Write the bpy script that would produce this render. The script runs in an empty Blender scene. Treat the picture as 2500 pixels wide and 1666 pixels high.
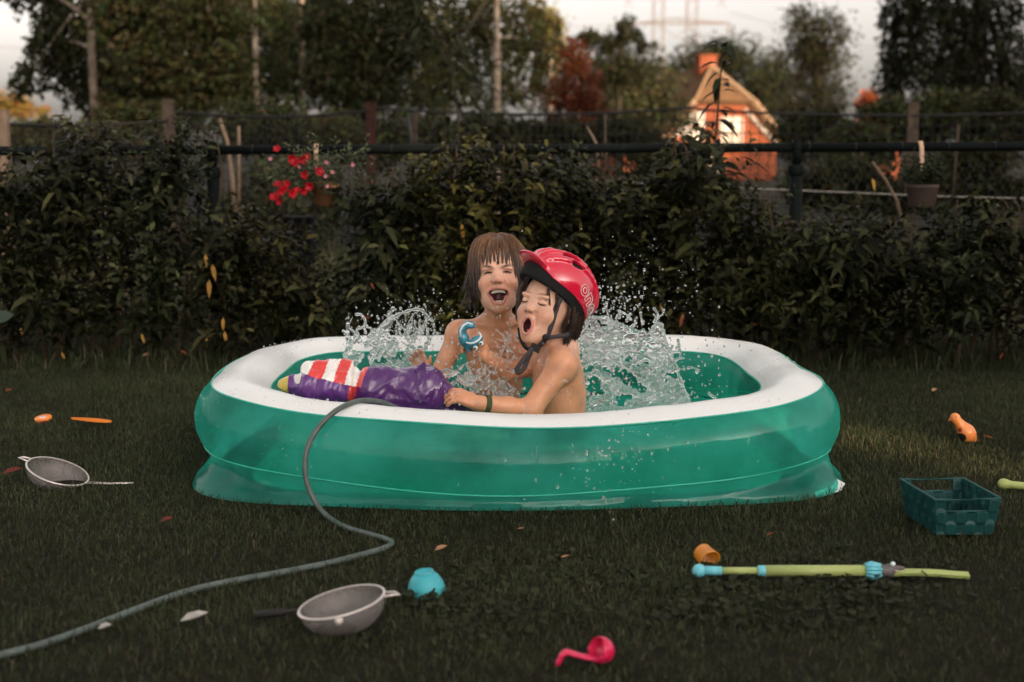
import bpy, math, random
import numpy as np
from mathutils import Vector, Matrix

# ------------------------------------------------------------------ camera, sky, sun, exposure
SC = bpy.context.scene
COL = SC.collection
R = math.radians
random.seed(7)
rng = np.random.default_rng(7)

CAM_H, PITCH, FPX = 0.89, math.atan(433 / 3472.0), 3472.0
cam_d = bpy.data.cameras.new('camera')
cam = bpy.data.objects.new('camera', cam_d)
COL.objects.link(cam)
cam_d.sensor_width = 36.0
cam_d.lens = 50.0
cam_d.clip_start = 0.05
cam_d.clip_end = 3000.0
cam.location = (0, 0, CAM_H)
cam.rotation_euler = (math.pi / 2 - PITCH, 0, 0)
cam_d.dof.use_dof = True
cam_d.dof.focus_distance = 4.02
cam_d.dof.aperture_fstop = 2.9
SC.camera = cam

SUN_EL, SUN_AZ = R(12), math.atan2(0.6, -0.8)      # sun low, behind the camera to the right
world = bpy.data.worlds.new('World')
SC.world = world
world.use_nodes = True
wn, wl = world.node_tree.nodes, world.node_tree.links
for n_ in list(wn):
    wn.remove(n_)
w_out = wn.new('ShaderNodeOutputWorld')
w_bg = wn.new('ShaderNodeBackground')
w_sky = wn.new('ShaderNodeTexSky')
w_sky.sky_type = 'NISHITA'
w_sky.sun_disc = False
w_sky.sun_elevation = SUN_EL
w_sky.sun_rotation = SUN_AZ
w_sky.dust_density = 5.0
w_sky.air_density = 1.0
w_hs = wn.new('ShaderNodeHueSaturation')            # thin even evening cloud takes the blue out of the sky
w_hs.inputs['Saturation'].default_value = 0.12
w_tint = wn.new('ShaderNodeMix')
w_tint.data_type = 'RGBA'
w_tint.blend_type = 'MULTIPLY'
w_tint.inputs['Factor'].default_value = 1.0
w_tint.inputs['B'].default_value = (1.0, 0.925, 0.875, 1)
wl.new(w_sky.outputs['Color'], w_hs.inputs['Color'])
wl.new(w_hs.outputs['Color'], w_tint.inputs['A'])
wl.new(w_tint.outputs['Result'], w_bg.inputs['Color'])
w_bg.inputs['Strength'].default_value = 0.15
wl.new(w_bg.outputs['Background'], w_out.inputs['Surface'])

sun_d = bpy.data.lights.new('sun', 'SUN')
sun = bpy.data.objects.new('sun', sun_d)
COL.objects.link(sun)
sun_d.energy = 2.0
sun_d.angle = R(0.5)
sun_d.color = (1.0, 0.68, 0.38)
sv = Vector((0.6 * math.cos(SUN_EL), -0.8 * math.cos(SUN_EL), math.sin(SUN_EL)))
sun.rotation_euler = sv.to_track_quat('Z', 'Y').to_euler()
sun.location = sv * 60

SC.view_settings.view_transform = 'Standard'
SC.view_settings.look = 'None'
SC.view_settings.gamma = 1.0
SC.view_settings.use_curve_mapping = False
SC.view_settings.exposure = 1.76
SC.cycles.max_bounces = 12
SC.cycles.transmission_bounces = 8
SC.cycles.transparent_max_bounces = 16
SC.cycles.glossy_bounces = 4
SC.cycles.diffuse_bounces = 3
SC.cycles.use_denoising = True
SC.cycles.sample_clamp_indirect = 6.0

# ------------------------------------------------------------------ helpers: photograph pixel + distance -> point
_F = np.array([0, math.cos(PITCH), -math.sin(PITCH)])
_U = np.array([0, math.sin(PITCH), math.cos(PITCH)])
_C = np.array([0, 0, CAM_H])
def _ray(px, py):
    return _F + np.array([1.0, 0, 0]) * (px - 1250) / FPX + _U * (833 - py) / FPX
def at(px, py, Y):
    d = _ray(px, py)
    return _C + d * Y / d[1]
def gnd(px, py, z=0.0):
    d = _ray(px, py)
    return _C + d * (z - CAM_H) / d[2]

def Yg(py, z=0.0):
    return float(gnd(1250, py, z)[1])

# ------------------------------------------------------------------ helpers: materials
MATS = {}
def mat(name, color=(.5, .5, .5), rough=.5, spec=.5, attr=False, noise=None, bump=None, metal=0.0, trans=0.0, ior=1.45,
        sss=0.0, coat=0.0, transl=0.0, color2=None, alpha=None):
    """Principled material; noise=(scale, amount) varies the colour, bump=(scale, strength, distance) the relief."""
    if name in MATS:
        return MATS[name]
    m = bpy.data.materials.new(name)
    m.use_nodes = True
    nt = m.node_tree
    N, Lk = nt.nodes, nt.links
    b = N['Principled BSDF']
    out = N['Material Output']
    b.inputs['Roughness'].default_value = rough
    b.inputs['Specular IOR Level'].default_value = spec
    b.inputs['Metallic'].default_value = metal
    b.inputs['IOR'].default_value = ior
    b.inputs['Transmission Weight'].default_value = trans
    b.inputs['Coat Weight'].default_value = coat
    b.inputs['Coat Roughness'].default_value = 0.08
    if sss:
        b.inputs['Subsurface Weight'].default_value = sss
        b.inputs['Subsurface Radius'].default_value = (1.0, .35, .2)
        b.inputs['Subsurface Scale'].default_value = 0.0022
    src = None
    if attr:
        a = N.new('ShaderNodeAttribute')
        a.attribute_name = 'Col'
        src = a.outputs['Color']
    if noise:
        tc = N.new('ShaderNodeTexCoord')
        nz = N.new('ShaderNodeTexNoise')
        nz.inputs['Scale'].default_value = noise[0]
        nz.inputs['Detail'].default_value = 5
        Lk.new(tc.outputs['Object'], nz.inputs['Vector'])
        if src is not None:
            mx = N.new('ShaderNodeMix'); mx.data_type = 'RGBA'; mx.blend_type = 'MULTIPLY'
            mr = N.new('ShaderNodeMapRange')
            mr.inputs['From Min'].default_value = .25; mr.inputs['From Max'].default_value = .75
            mr.inputs['To Min'].default_value = 1 - noise[1]; mr.inputs['To Max'].default_value = 1 + noise[1] * .5
            Lk.new(nz.outputs['Fac'], mr.inputs['Value'])
            mx.inputs['Factor'].default_value = 1
            Lk.new(src, mx.inputs['A']); Lk.new(mr.outputs['Result'], mx.inputs['B'])
            src = mx.outputs['Result']
        else:
            c2 = color2 or tuple(max(0, c * (1 - noise[1])) for c in color)
            mx = N.new('ShaderNodeMix'); mx.data_type = 'RGBA'
            mr = N.new('ShaderNodeMapRange')
            mr.inputs['From Min'].default_value = .3; mr.inputs['From Max'].default_value = .7
            Lk.new(nz.outputs['Fac'], mr.inputs['Value'])
            Lk.new(mr.outputs['Result'], mx.inputs['Factor'])
            mx.inputs['A'].default_value = (*c2, 1); mx.inputs['B'].default_value = (*color, 1)
            src = mx.outputs['Result']
    if src is not None:
        Lk.new(src, b.inputs['Base Color'])
    else:
        b.inputs['Base Color'].default_value = (*color, 1)
    if bump:
        tc2 = N.new('ShaderNodeTexCoord')
        nb = N.new('ShaderNodeTexNoise')
        nb.inputs['Scale'].default_value = bump[0]; nb.inputs['Detail'].default_value = 4
        bp = N.new('ShaderNodeBump')
        bp.inputs['Strength'].default_value = bump[1]; bp.inputs['Distance'].default_value = bump[2]
        Lk.new(tc2.outputs['Object'], nb.inputs['Vector'])
        Lk.new(nb.outputs['Fac'], bp.inputs['Height'])
        Lk.new(bp.outputs['Normal'], b.inputs['Normal'])
    if transl:
        t = N.new('ShaderNodeBsdfTranslucent')
        if src is not None:
            Lk.new(src, t.inputs['Color'])
        else:
            t.inputs['Color'].default_value = (*color, 1)
        ms = N.new('ShaderNodeMixShader')
        ms.inputs['Fac'].default_value = transl
        Lk.new(b.outputs['BSDF'], ms.inputs[1]); Lk.new(t.outputs['BSDF'], ms.inputs[2])
        Lk.new(ms.outputs['Shader'], out.inputs['Surface'])
    MATS[name] = m
    return m

# ------------------------------------------------------------------ helpers: objects
def tag(o, label=None, cat=None, group=None, kind=None):
    if label: o['label'] = label
    if cat: o['category'] = cat
    if group: o['group'] = group
    if kind: o['kind'] = kind
    return o
def empty(name, loc=(0, 0, 0), label=None, cat=None, group=None):
    o = bpy.data.objects.new(name, None)
    COL.objects.link(o)
    o.empty_display_size = .05
    o.location = loc
    return tag(o, label, cat, group)
def link(name, me, parent=None, m=None, smooth=True):
    o = bpy.data.objects.new(name, me)
    COL.objects.link(o)
    if m is not None and len(me.materials) == 0:
        me.materials.append(m)
    if smooth:
        me.polygons.foreach_set('use_smooth', np.ones(len(me.polygons), dtype=bool))
    if parent is not None:
        o.parent = parent
        o.matrix_parent_inverse = Matrix.Translation(-Vector(parent.location)) if parent.parent is None else Matrix.Identity(4)
        if parent.parent is not None:      # sub-part: built in world space under a part that sits at the thing's base
            o.matrix_parent_inverse = Matrix.Identity(4)
    return o
def npmesh(name, V, Fc, m=None, parent=None, smooth=True, col=None):
    """mesh object from arrays; Fc is (n,3) or (n,4); col is (nv,3) stored as the colour attribute 'Col'"""
    V = np.ascontiguousarray(V, dtype=np.float32)
    Fc = np.ascontiguousarray(Fc, dtype=np.int32)
    me = bpy.data.meshes.new(name)
    me.vertices.add(len(V)); me.vertices.foreach_set('co', V.ravel())
    k = Fc.shape[1]
    me.loops.add(Fc.size); me.loops.foreach_set('vertex_index', Fc.ravel())
    me.polygons.add(len(Fc))
    me.polygons.foreach_set('loop_start', np.arange(0, Fc.size, k, dtype=np.int32))
    me.polygons.foreach_set('loop_total', np.full(len(Fc), k, dtype=np.int32))
    me.update(calc_edges=True)
    if col is not None:
        a = me.attributes.new('Col', 'FLOAT_COLOR', 'POINT')
        c4 = np.ones((len(V), 4), dtype=np.float32); c4[:, :3] = col
        a.data.foreach_set('color', c4.ravel())
    return link(name, me, parent, m, smooth)

class MB:
    """collects boxes, tubes, lathes and sheets in one mesh"""
    def __init__(s):
        s.v, s.f = [], []
    def add(s, V, Fs):
        o = len(s.v)
        s.v += [tuple(map(float, p)) for p in V]
        s.f += [tuple(i + o for i in f) for f in Fs]
        return s
    def box(s, c, size, Rm=None, taper=1.0):
        hx, hy, hz = [q / 2 for q in size]
        P = []
        for z, t in ((-hz, 1.0), (hz, taper)):
            for x, y in ((-hx, -hy), (hx, -hy), (hx, hy), (-hx, hy)):
                P.append((x * t, y * t, z))
        P = np.array(P)
        if Rm is not None:
            P = P @ np.array(Rm).T
        return s.add(P + np.array(c), [(3, 2, 1, 0), (4, 5, 6, 7), (0, 1, 5, 4), (1, 2, 6, 5), (2, 3, 7, 6), (3, 0, 4, 7)])
    def tube(s, pts, rad, n=8, caps=True, closed=False):
        P = np.array(pts, dtype=float)
        m = len(P)
        r = np.full(m, rad, dtype=float) if np.isscalar(rad) else np.array(rad, dtype=float)
        if closed:
            T = np.roll(P, -1, 0) - np.roll(P, 1, 0)
        else:
            T = np.gradient(P, axis=0)
        T /= np.linalg.norm(T, axis=1)[:, None] + 1e-12
        up = np.array([0, 0, 1.0]) if abs(T[0][2]) < .9 else np.array([1.0, 0, 0])
        nrm = np.cross(T[0], up); nrm /= np.linalg.norm(nrm)
        V = []
        for i in range(m):
            nrm = nrm - T[i] * np.dot(nrm, T[i]); nrm /= np.linalg.norm(nrm) + 1e-12
            bn = np.cross(T[i], nrm)
            for k in range(n):
                a = 2 * math.pi * k / n
                V.append(P[i] + r[i] * (math.cos(a) * nrm + math.sin(a) * bn))
        Fs = []
        for i in range(m if closed else m - 1):
            j = (i + 1) % m
            for k in range(n):
                k2 = (k + 1) % n
                Fs.append((i * n + k, i * n + k2, j * n + k2, j * n + k))
        if caps and not closed:
            Fs.append(tuple(range(n - 1, -1, -1)))
            Fs.append(tuple((m - 1) * n + k for k in range(n)))
        return s.add(V, Fs)
    def lathe(s, prof, n=24, c=(0, 0, 0), Rm=None, cap=True):
        """prof: list of (radius, z)"""
        V = [(r * math.cos(2 * math.pi * k / n), r * math.sin(2 * math.pi * k / n), z) for r, z in prof for k in range(n)]
        V = np.array(V)
        if Rm is not None:
            V = V @ np.array(Rm).T
        Fs = []
        for i in range(len(prof) - 1):
            for k in range(n):
                k2 = (k + 1) % n
                Fs.append((i * n + k, i * n + k2, (i + 1) * n + k2, (i + 1) * n + k))
        if cap:
            Fs.append(tuple(range(n - 1, -1, -1)))
            Fs.append(tuple((len(prof) - 1) * n + k for k in range(n)))
        return s.add(V + np.array(c), Fs)
    def build(s, name, m=None, parent=None, smooth=True, col=None):
        me = bpy.data.meshes.new(name)
        me.from_pydata(s.v, [], s.f)
        me.update()
        return link(name, me, parent, m, smooth)

def eul(x=0, y=0, z=0):
    return np.array(Matrix.Rotation(z, 3, 'Z') @ Matrix.Rotation(y, 3, 'Y') @ Matrix.Rotation(x, 3, 'X'))
def axes(zdir, xhint=(1, 0, 0)):
    """rotation whose third column is zdir"""
    z = np.array(zdir, float); z /= np.linalg.norm(z)
    x = np.array(xhint, float); x = x - z * np.dot(x, z); x /= np.linalg.norm(x)
    return np.stack([x, np.cross(z, x), z], 1)
def spline(pts, n, closed=False):
    """Catmull-Rom through pts (any dimension)"""
    P = np.array(pts, float)
    m = len(P)
    out = []
    segs = m if closed else m - 1
    for q in np.linspace(0, segs, n, endpoint=not closed):
        i = min(int(q), segs - 1); t = q - i
        if closed:
            a, b, c, d = P[(i - 1) % m], P[i % m], P[(i + 1) % m], P[(i + 2) % m]
        else:
            a, b, c, d = P[max(i - 1, 0)], P[i], P[i + 1], P[min(i + 2, m - 1)]
        out.append(.5 * ((2 * b) + (c - a) * t + (2 * a - 5 * b + 4 * c - d) * t * t + (3 * b - a - 3 * c + d) * t ** 3))
    return np.array(out)
def vnoise(P, scale, seed=0):
    """cheap smooth value noise on points, about -1..1"""
    P = np.asarray(P, float) * scale
    r_ = np.random.default_rng(seed)
    s = np.zeros(P.shape[:-1])
    for k in range(5):
        d = r_.normal(size=3); d *= (.6 + .5 * k) / np.linalg.norm(d)
        s = s + np.sin(P @ d * 2.2 + r_.uniform(0, 6.28) + 1.3 * np.sin(P @ np.roll(d, 1) * 1.7 + k)) / (1 + .35 * k)
    return s / 2.6

# ------------------------------------------------------------------ helpers: blended solids on a grid (one continuous surface)
class SDF:
    def __init__(s, lo, hi, h):
        s.lo = np.array(lo, float); s.h = h
        s.n = np.ceil((np.array(hi) - s.lo) / h).astype(int) + 1
        s.D = np.full(s.n, 0.05, dtype=np.float32)
    def _sub(s, lo, hi, pad):
        a = np.clip(np.floor((np.array(lo) - pad - s.lo) / s.h).astype(int), 0, s.n)
        b = np.clip(np.ceil((np.array(hi) + pad - s.lo) / s.h).astype(int) + 1, 0, s.n)
        if np.any(b <= a):
            return None, None
        sl = tuple(slice(i, j) for i, j in zip(a, b))
        ax = [s.lo[i] + s.h * np.arange(a[i], b[i]) for i in range(3)]
        X = np.stack(np.meshgrid(*ax, indexing='ij'), -1).astype(np.float32)
        return sl, X
    def _mix(s, sl, d, k, sub):
        a = s.D[sl]
        if sub:
            d = -d
            hh = np.clip(k - np.abs(a - d), 0, None) / max(k, 1e-6)
            s.D[sl] = np.maximum(a, d) + hh * hh * k * .25
        else:
            hh = np.clip(k - np.abs(a - d), 0, None) / max(k, 1e-6)
            s.D[sl] = np.minimum(a, d) - hh * hh * k * .25
    def cone(s, a, b, ra, rb=None, k=.01, sub=False):
        rb = ra if rb is None else rb
        a = np.array(a, float); b = np.array(b, float)
        r = max(ra, rb)
        sl, X = s._sub(np.minimum(a, b) - r, np.maximum(a, b) + r, k + 2 * s.h)
        if sl is None: return s
        ba = b - a
        t = np.clip(((X - a) @ ba) / max(ba @ ba, 1e-9), 0, 1)
        d = np.linalg.norm(X - (a + t[..., None] * ba), axis=-1) - (ra + (rb - ra) * t)
        s._mix(sl, d, k, sub); return s
    def ell(s, c, r, Rm=None, k=.01, sub=False):
        c = np.array(c, float); r = np.array(r, float)
        m = r.max()
        sl, X = s._sub(c - m, c + m, k + 2 * s.h)
        if sl is None: return s
        q = (X - c) if Rm is None else (X - c) @ np.array(Rm)
        k0 = np.linalg.norm(q / r, axis=-1); k1 = np.linalg.norm(q / (r * r), axis=-1)
        d = k0 * (k0 - 1) / np.maximum(k1, 1e-6)
        s._mix(sl, d, k, sub); return s
    def chain(s, pts, rad, k=.01, sub=False):
        for i in range(len(pts) - 1):
            r0 = rad if np.isscalar(rad) else rad[i]; r1 = rad if np.isscalar(rad) else rad[i + 1]
            s.cone(pts[i], pts[i + 1], r0, r1, k, sub)
        return s
    def mesh(s):
        """surface nets"""
        D = s.D
        inn = D < 0
        c = np.zeros(np.array(D.shape) - 1, dtype=np.int8)
        for i in (0, 1):
            for j in (0, 1):
                for k in (0, 1):
                    c += inn[i:D.shape[0] - 1 + i, j:D.shape[1] - 1 + j, k:D.shape[2] - 1 + k]
        cells = np.argwhere((c > 0) & (c < 8))
        idx = np.full(c.shape, -1, dtype=np.int32)
        idx[tuple(cells.T)] = np.arange(len(cells))
        acc = np.zeros((len(cells), 3)); cnt = np.zeros(len(cells))
        co = [np.array((i, j, k)) for i in (0, 1) for j in (0, 1) for k in (0, 1)]
        for a in range(8):
            for b in range(a + 1, 8):
                if np.abs(co[a] - co[b]).sum() != 1: continue
                da = D[tuple((cells + co[a]).T)]; db = D[tuple((cells + co[b]).T)]
                m = (da < 0) != (db < 0)
                t = np.where(m, da / np.where(m, da - db, 1), 0)
                acc += m[:, None] * (co[a] + t[:, None] * (co[b] - co[a])); cnt += m
        V = s.lo + s.h * (cells + acc / cnt[:, None])
        Fs = []
        for ax in range(3):
            sl0 = [slice(None)] * 3; sl1 = [slice(None)] * 3
            sl0[ax] = slice(0, -1); sl1[ax] = slice(1, None)
            e = np.argwhere(inn[tuple(sl0)] != inn[tuple(sl1)])
            u, w = [(1, 2), (2, 0), (0, 1)][ax]
            e = e[(e[:, u] > 0) & (e[:, w] > 0) & (e[:, u] < D.shape[u] - 1) & (e[:, w] < D.shape[w] - 1)]
            q = []
            for du, dw in ((0, 0), (-1, 0), (-1, -1), (0, -1)):
                f = e.copy(); f[:, u] += du; f[:, w] += dw
                q.append(idx[tuple(f.T)])
            q = np.stack(q, 1)
            flip = ~inn[tuple(e.T)]
            q[flip] = q[flip][:, ::-1]
            Fs.append(q)
        F_ = np.concatenate(Fs)
        return V, F_[:, ::-1] if False else F_

def relax(V, Fq, it=1, lam=.5):
    """light smoothing that keeps the form"""
    for _ in range(it):
        A = np.zeros_like(V); n = np.zeros(len(V))
        for i in range(Fq.shape[1]):
            j = (i + 1) % Fq.shape[1]
            np.add.at(A, Fq[:, i], V[Fq[:, j]]); np.add.at(n, Fq[:, i], 1)
        V = V + lam * (A / np.maximum(n, 1)[:, None] - V)
    return V

# ================================================================== THE SETTING
POOL_PTS = [(0.03, 3.668, .118), (-.40, 3.702, .140), (-.65, 3.775, .164), (-.775, 3.93, .182), (-.79, 4.28, .186), (-.765, 4.62, .186), (-.62, 4.82, .182),
            (-.30, 4.88, .178), (.05, 4.895, .174), (.42, 4.88, .178), (.70, 4.82, .182), (.82, 4.62, .184), (.84, 4.28, .184), (.83, 3.93, .180), (.70, 3.775, .158), (.45, 3.708, .135)]
POOL_PTS = [((x - .03) * .972 + .016, y, z) for x, y, z in POOL_PTS]
POOL_R = .120
POOL_C = spline(POOL_PTS, 160, closed=True)          # centre line of the pool's air tube
def inside_poly(P, poly):
    x, y = P[:, 0], P[:, 1]
    r = np.zeros(len(P), bool)
    j = len(poly) - 1
    for i in range(len(poly)):
        xi, yi = poly[i][:2]; xj, yj = poly[j][:2]
        c = ((yi > y) != (yj > y)) & (x < (xj - xi) * (y - yi) / (yj - yi + 1e-12) + xi)
        r ^= c
        j = i
    return r

m_soil = mat('soil_and_thatch', (.016, .014, .008), .95, .1, noise=(14, .5), bump=(60, .6, .02))
g = MB().add([(-900, -60, 0), (900, -60, 0), (900, 2000, 0), (-900, 2000, 0)], [(0, 1, 2, 3)]).build('ground', m_soil, smooth=False)
tag(g, kind='structure')

# ---- lawn grass: real blades
def blades(n, ymin, ymax, hmin, hmax, wid, keep=None, seed=1, bend=.5, dry=.055, xpad=.45, dens=1.0):
    r = np.random.default_rng(seed)
    y = ymin + (ymax - ymin) * r.random(n * 2) ** dens
    x = (r.random(n * 2) * 2 - 1) * (.365 * y + xpad)
    P = np.stack([x, y], 1)
    w = (.365 * y + xpad)
    P = P[r.random(n * 2) < w / w.max()][:n]
    if keep is not None:
        P = P[keep(P)]
    n = len(P)
    patch = vnoise(np.c_[P, np.zeros(n)], 2.4, 3)
    h = (hmin + (hmax - hmin) * r.random(n) ** 1.6) * (1 + .25 * patch)
    a = r.random(n) * 6.283
    lean = h * (.15 + bend * r.random(n) ** 1.2)
    dx, dy = np.cos(a), np.sin(a)
    b = r.random(n) * 6.283
    sx, sy = np.cos(b) * wid * (.6 + .8 * r.random(n)) / 2, np.sin(b) * wid / 2
    V = np.zeros((n, 5, 3))
    V[:, 0, :2] = P - np.stack([sx, sy], 1); V[:, 1, :2] = P + np.stack([sx, sy], 1)
    mid = P + np.stack([dx * lean * .35, dy * lean * .35], 1)
    V[:, 2, :2] = mid + np.stack([sx, sy], 1) * .8; V[:, 3, :2] = mid - np.stack([sx, sy], 1) * .8
    V[:, 2, 2] = V[:, 3, 2] = h * .6
    V[:, 4, :2] = P + np.stack([dx * lean, dy * lean], 1); V[:, 4, 2] = h * (1 - .35 * (lean / h).clip(0, 1))
    V[:, :2, 2] = .001
    base = np.arange(n)[:, None] * 5
    Fc = np.concatenate([base + np.array([0, 1, 2]), base + np.array([0, 2, 3]), base + np.array([3, 2, 4])])
    t = r.random(n)
    c = np.array([.021, .031, .011]) * (1 - t[:, None]) + np.array([.046, .054, .022]) * t[:, None]
    dr = r.random(n) < dry * (1 + .8 * patch)
    c[dr] = np.array([.085, .070, .042]) * (.5 + .9 * r.random((dr.sum(), 1)))
    c *= (1 + .26 * patch + .30 * vnoise(np.c_[P, np.zeros(n)], .9, 8) + .22 * vnoise(np.c_[P, np.zeros(n)], 7.0, 9)).clip(.3, 2)[:, None]
    return V.reshape(-1, 3), Fc, np.repeat(c, 5, 0)
POOL_OUT = POOL_C[:, :2] + (POOL_C[:, :2] - np.array([.03, 4.35])) * .07
m_grass = mat('grass_blades', rough=.55, spec=.25, attr=True, transl=.25)
FOOT = [(141, 1180, .075, .06), (834, 1530, .08, .06), (2320, 1270, .10, .16), (1450, 1605, .05, .025), (1043, 1445, .042, .04), (1722, 1372, .03, .03), (106, 1032, .03, .03), (2352, 1076, .03, .03)]
FOOT = [(gnd(a, b)[0], gnd(a, b)[1], rx, ry) for a, b, rx, ry in FOOT]
def outside(P):      # no blades under the pool, nor through the things that press the grass down
    k = ~inside_poly(P, POOL_OUT)
    for x, y, rx, ry in FOOT:
        k &= ((P[:, 0] - x) / rx) ** 2 + ((P[:, 1] - y) / ry) ** 2 > 1
    a, b = gnd(1690, 1402), gnd(2370, 1404)
    k &= ~((np.abs(P[:, 1] - Yg(1396, .02)) < .022) & (P[:, 0] > a[0]) & (P[:, 0] < b[0]))
    return k
V, Fc, c = blades(330000, 2.15, 6.75, .010, .027, .0019, outside, 1, .75, dens=.9)
tag(npmesh('grass', V, Fc, m_grass, None, False, c), 'short dark trampled lawn grass around the paddling pool', 'grass', kind='stuff')
V, Fc, c = blades(9000, 6.05, 6.9, .05, .15, .0042, None, 5, .9, .22)
tag(npmesh('long_grass', V, Fc, m_grass, None, False, c), 'longer unmown grass fringe at the foot of the hedge', 'grass', kind='stuff')
V, Fc, c = blades(26000, 7.0, 13.0, .10, .35, .016, None, 6, .6, .35, 1.0)
tag(npmesh('meadow_grass', V, Fc, m_grass, None, False, c * np.array([1.5, 1.5, 1.4])), 'rough olive meadow grass seen through the wire mesh behind the hedge', 'grass', kind='stuff')

# ---- clover leaves in the near lawn
def clover(n, seed=4):
    r = np.random.default_rng(seed)
    Vs, cs = [], []
    px = 800 + 1700 * r.random(n * 4); py = 1310 + 290 * r.random(n * 4)
    ok = vnoise(np.c_[px / 300, py / 90, px * 0], 1.6, 9) + .6 * r.normal(size=len(px)) > .1 + 1.2 * (np.abs((px - 1650) / 750) ** 4 + np.abs((py - 1455) / 115) ** 4)
    px, py = px[ok][:n], py[ok][:n]
    hexa = np.array([(0, 0), (.55, .35), (.62, .8), (0, .95), (-.62, .8), (-.55, .35)])
    V = []
    for x, y in zip(px, py):
        p = gnd(x, y, 0)
        z = .006 + .014 * r.random(); s = .005 + .005 * r.random(); a0 = r.random() * 6.28
        tilt = r.normal(size=2) * .35
        col = np.array([.026, .029, .013]) * (.5 + .9 * r.random())
        for k in range(3):
            a = a0 + k * 2.094
            ca, sa = math.cos(a), math.sin(a)
            q = hexa * s
            X = q[:, 0] * ca - q[:, 1] * sa; Y = q[:, 0] * sa + q[:, 1] * ca
            V.append(np.stack([p[0] + X, p[1] + Y, z + X * tilt[0] + Y * tilt[1] + np.hypot(X, Y) * .25], 1)); cs.append(np.tile(col, (6, 1)))
    V = np.array(V); m = len(V)
    b = np.arange(m)[:, None] * 6
    return V.reshape(-1, 3), np.concatenate([b + np.array([0, 1, 2, 3]), b + np.array([0, 3, 4, 5])]), np.concatenate(cs)
V, Fc, c = clover(1500)
tag(npmesh('clover', V, Fc, mat('clover_leaf', rough=.6, spec=.12, attr=True, transl=.2), None, False, c),
    'low patch of clover leaves growing in the near lawn', 'clover', kind='stuff')

# ================================================================== LEAVES
LEAF_T = np.array([(0, 0), (-.42, .30), (0, .30), (.42, .30), (-.36, .68), (0, .68), (.36, .68), (0, 1)])
LEAF_F = np.array([(0, 2, 1), (0, 3, 2), (1, 2, 5), (1, 5, 4), (2, 3, 6), (2, 6, 5), (4, 5, 7), (5, 6, 7)])
def leaves(O, D, Nn, L, W, curl, fold=.18):
    """many curved, folded leaves at once: origin, direction, normal, length, width, downward curl"""
    n = len(O)
    D = D / np.linalg.norm(D, axis=1)[:, None]
    S = np.cross(D, Nn); S /= np.linalg.norm(S, axis=1)[:, None] + 1e-9
    Nn = np.cross(S, D)
    t = LEAF_T[:, 1]; x = LEAF_T[:, 0]
    V = (O[:, None] + D[:, None] * (L[:, None] * t)[:, :, None] + S[:, None] * (W[:, None] * x)[:, :, None]
         + Nn[:, None] * (W[:, None] * np.abs(x) * fold * 2)[:, :, None])
    V[:, :, 2] -= (curl * L)[:, None] * t ** 2
    F_ = (np.arange(n)[:, None, None] * 8 + LEAF_F[None]).reshape(-1, 3)
    return V.reshape(-1, 3), F_

m_laurel = mat('laurel_leaf', rough=.48, spec=.10, attr=True, transl=.16)
m_stem = mat('shrub_stem', (.075, .05, .03), .8, .2, noise=(30, .5))
m_yleaf = mat('yellow_leaf', (.46, .24, .035), .5, .3, transl=.4, noise=(40, .3))
m_oleaf = mat('rust_leaf', (.26, .065, .018), .5, .3, transl=.4, noise=(40, .3))

def shoot_leaves(P0, dirs, lens, r, leaf_len=(.058, .100), step=.019, young=1.0):
    O, D, Nn, L, W, K, C = [], [], [], [], [], [], []
    for p, d, ln in zip(P0, dirs, lens):
        d = d / np.linalg.norm(d)
        m = max(4, int(ln / step))
        a0 = r.random() * 6.28
        e1 = np.cross(d, (0.3, .9, .1)); e1 /= np.linalg.norm(e1); e2 = np.cross(d, e1)
        for i in range(m):
            f = (i + .5) / m
            a = a0 + i * 2.4
            out = math.cos(a) * e1 + math.sin(a) * e2
            up = .35 + .75 * f
            dd = out + d * up + r.normal(size=3) * .12
            O.append(p + d * ln * f); D.append(dd); Nn.append(d * 1.2 - out * .4 + r.normal(size=3) * .25)
            l = (leaf_len[0] + (leaf_len[1] - leaf_len[0]) * r.random()) * (1 - .35 * max(0, f - .7) / .3)
            L.append(l); W.append(l * (.30 + .12 * r.random())); K.append(.25 + .5 * r.random())
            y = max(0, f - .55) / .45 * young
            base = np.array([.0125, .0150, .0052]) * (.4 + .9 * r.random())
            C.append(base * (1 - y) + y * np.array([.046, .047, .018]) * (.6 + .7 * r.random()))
    return [np.array(q) for q in (O, D, Nn, L, W, K, C)]

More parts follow.
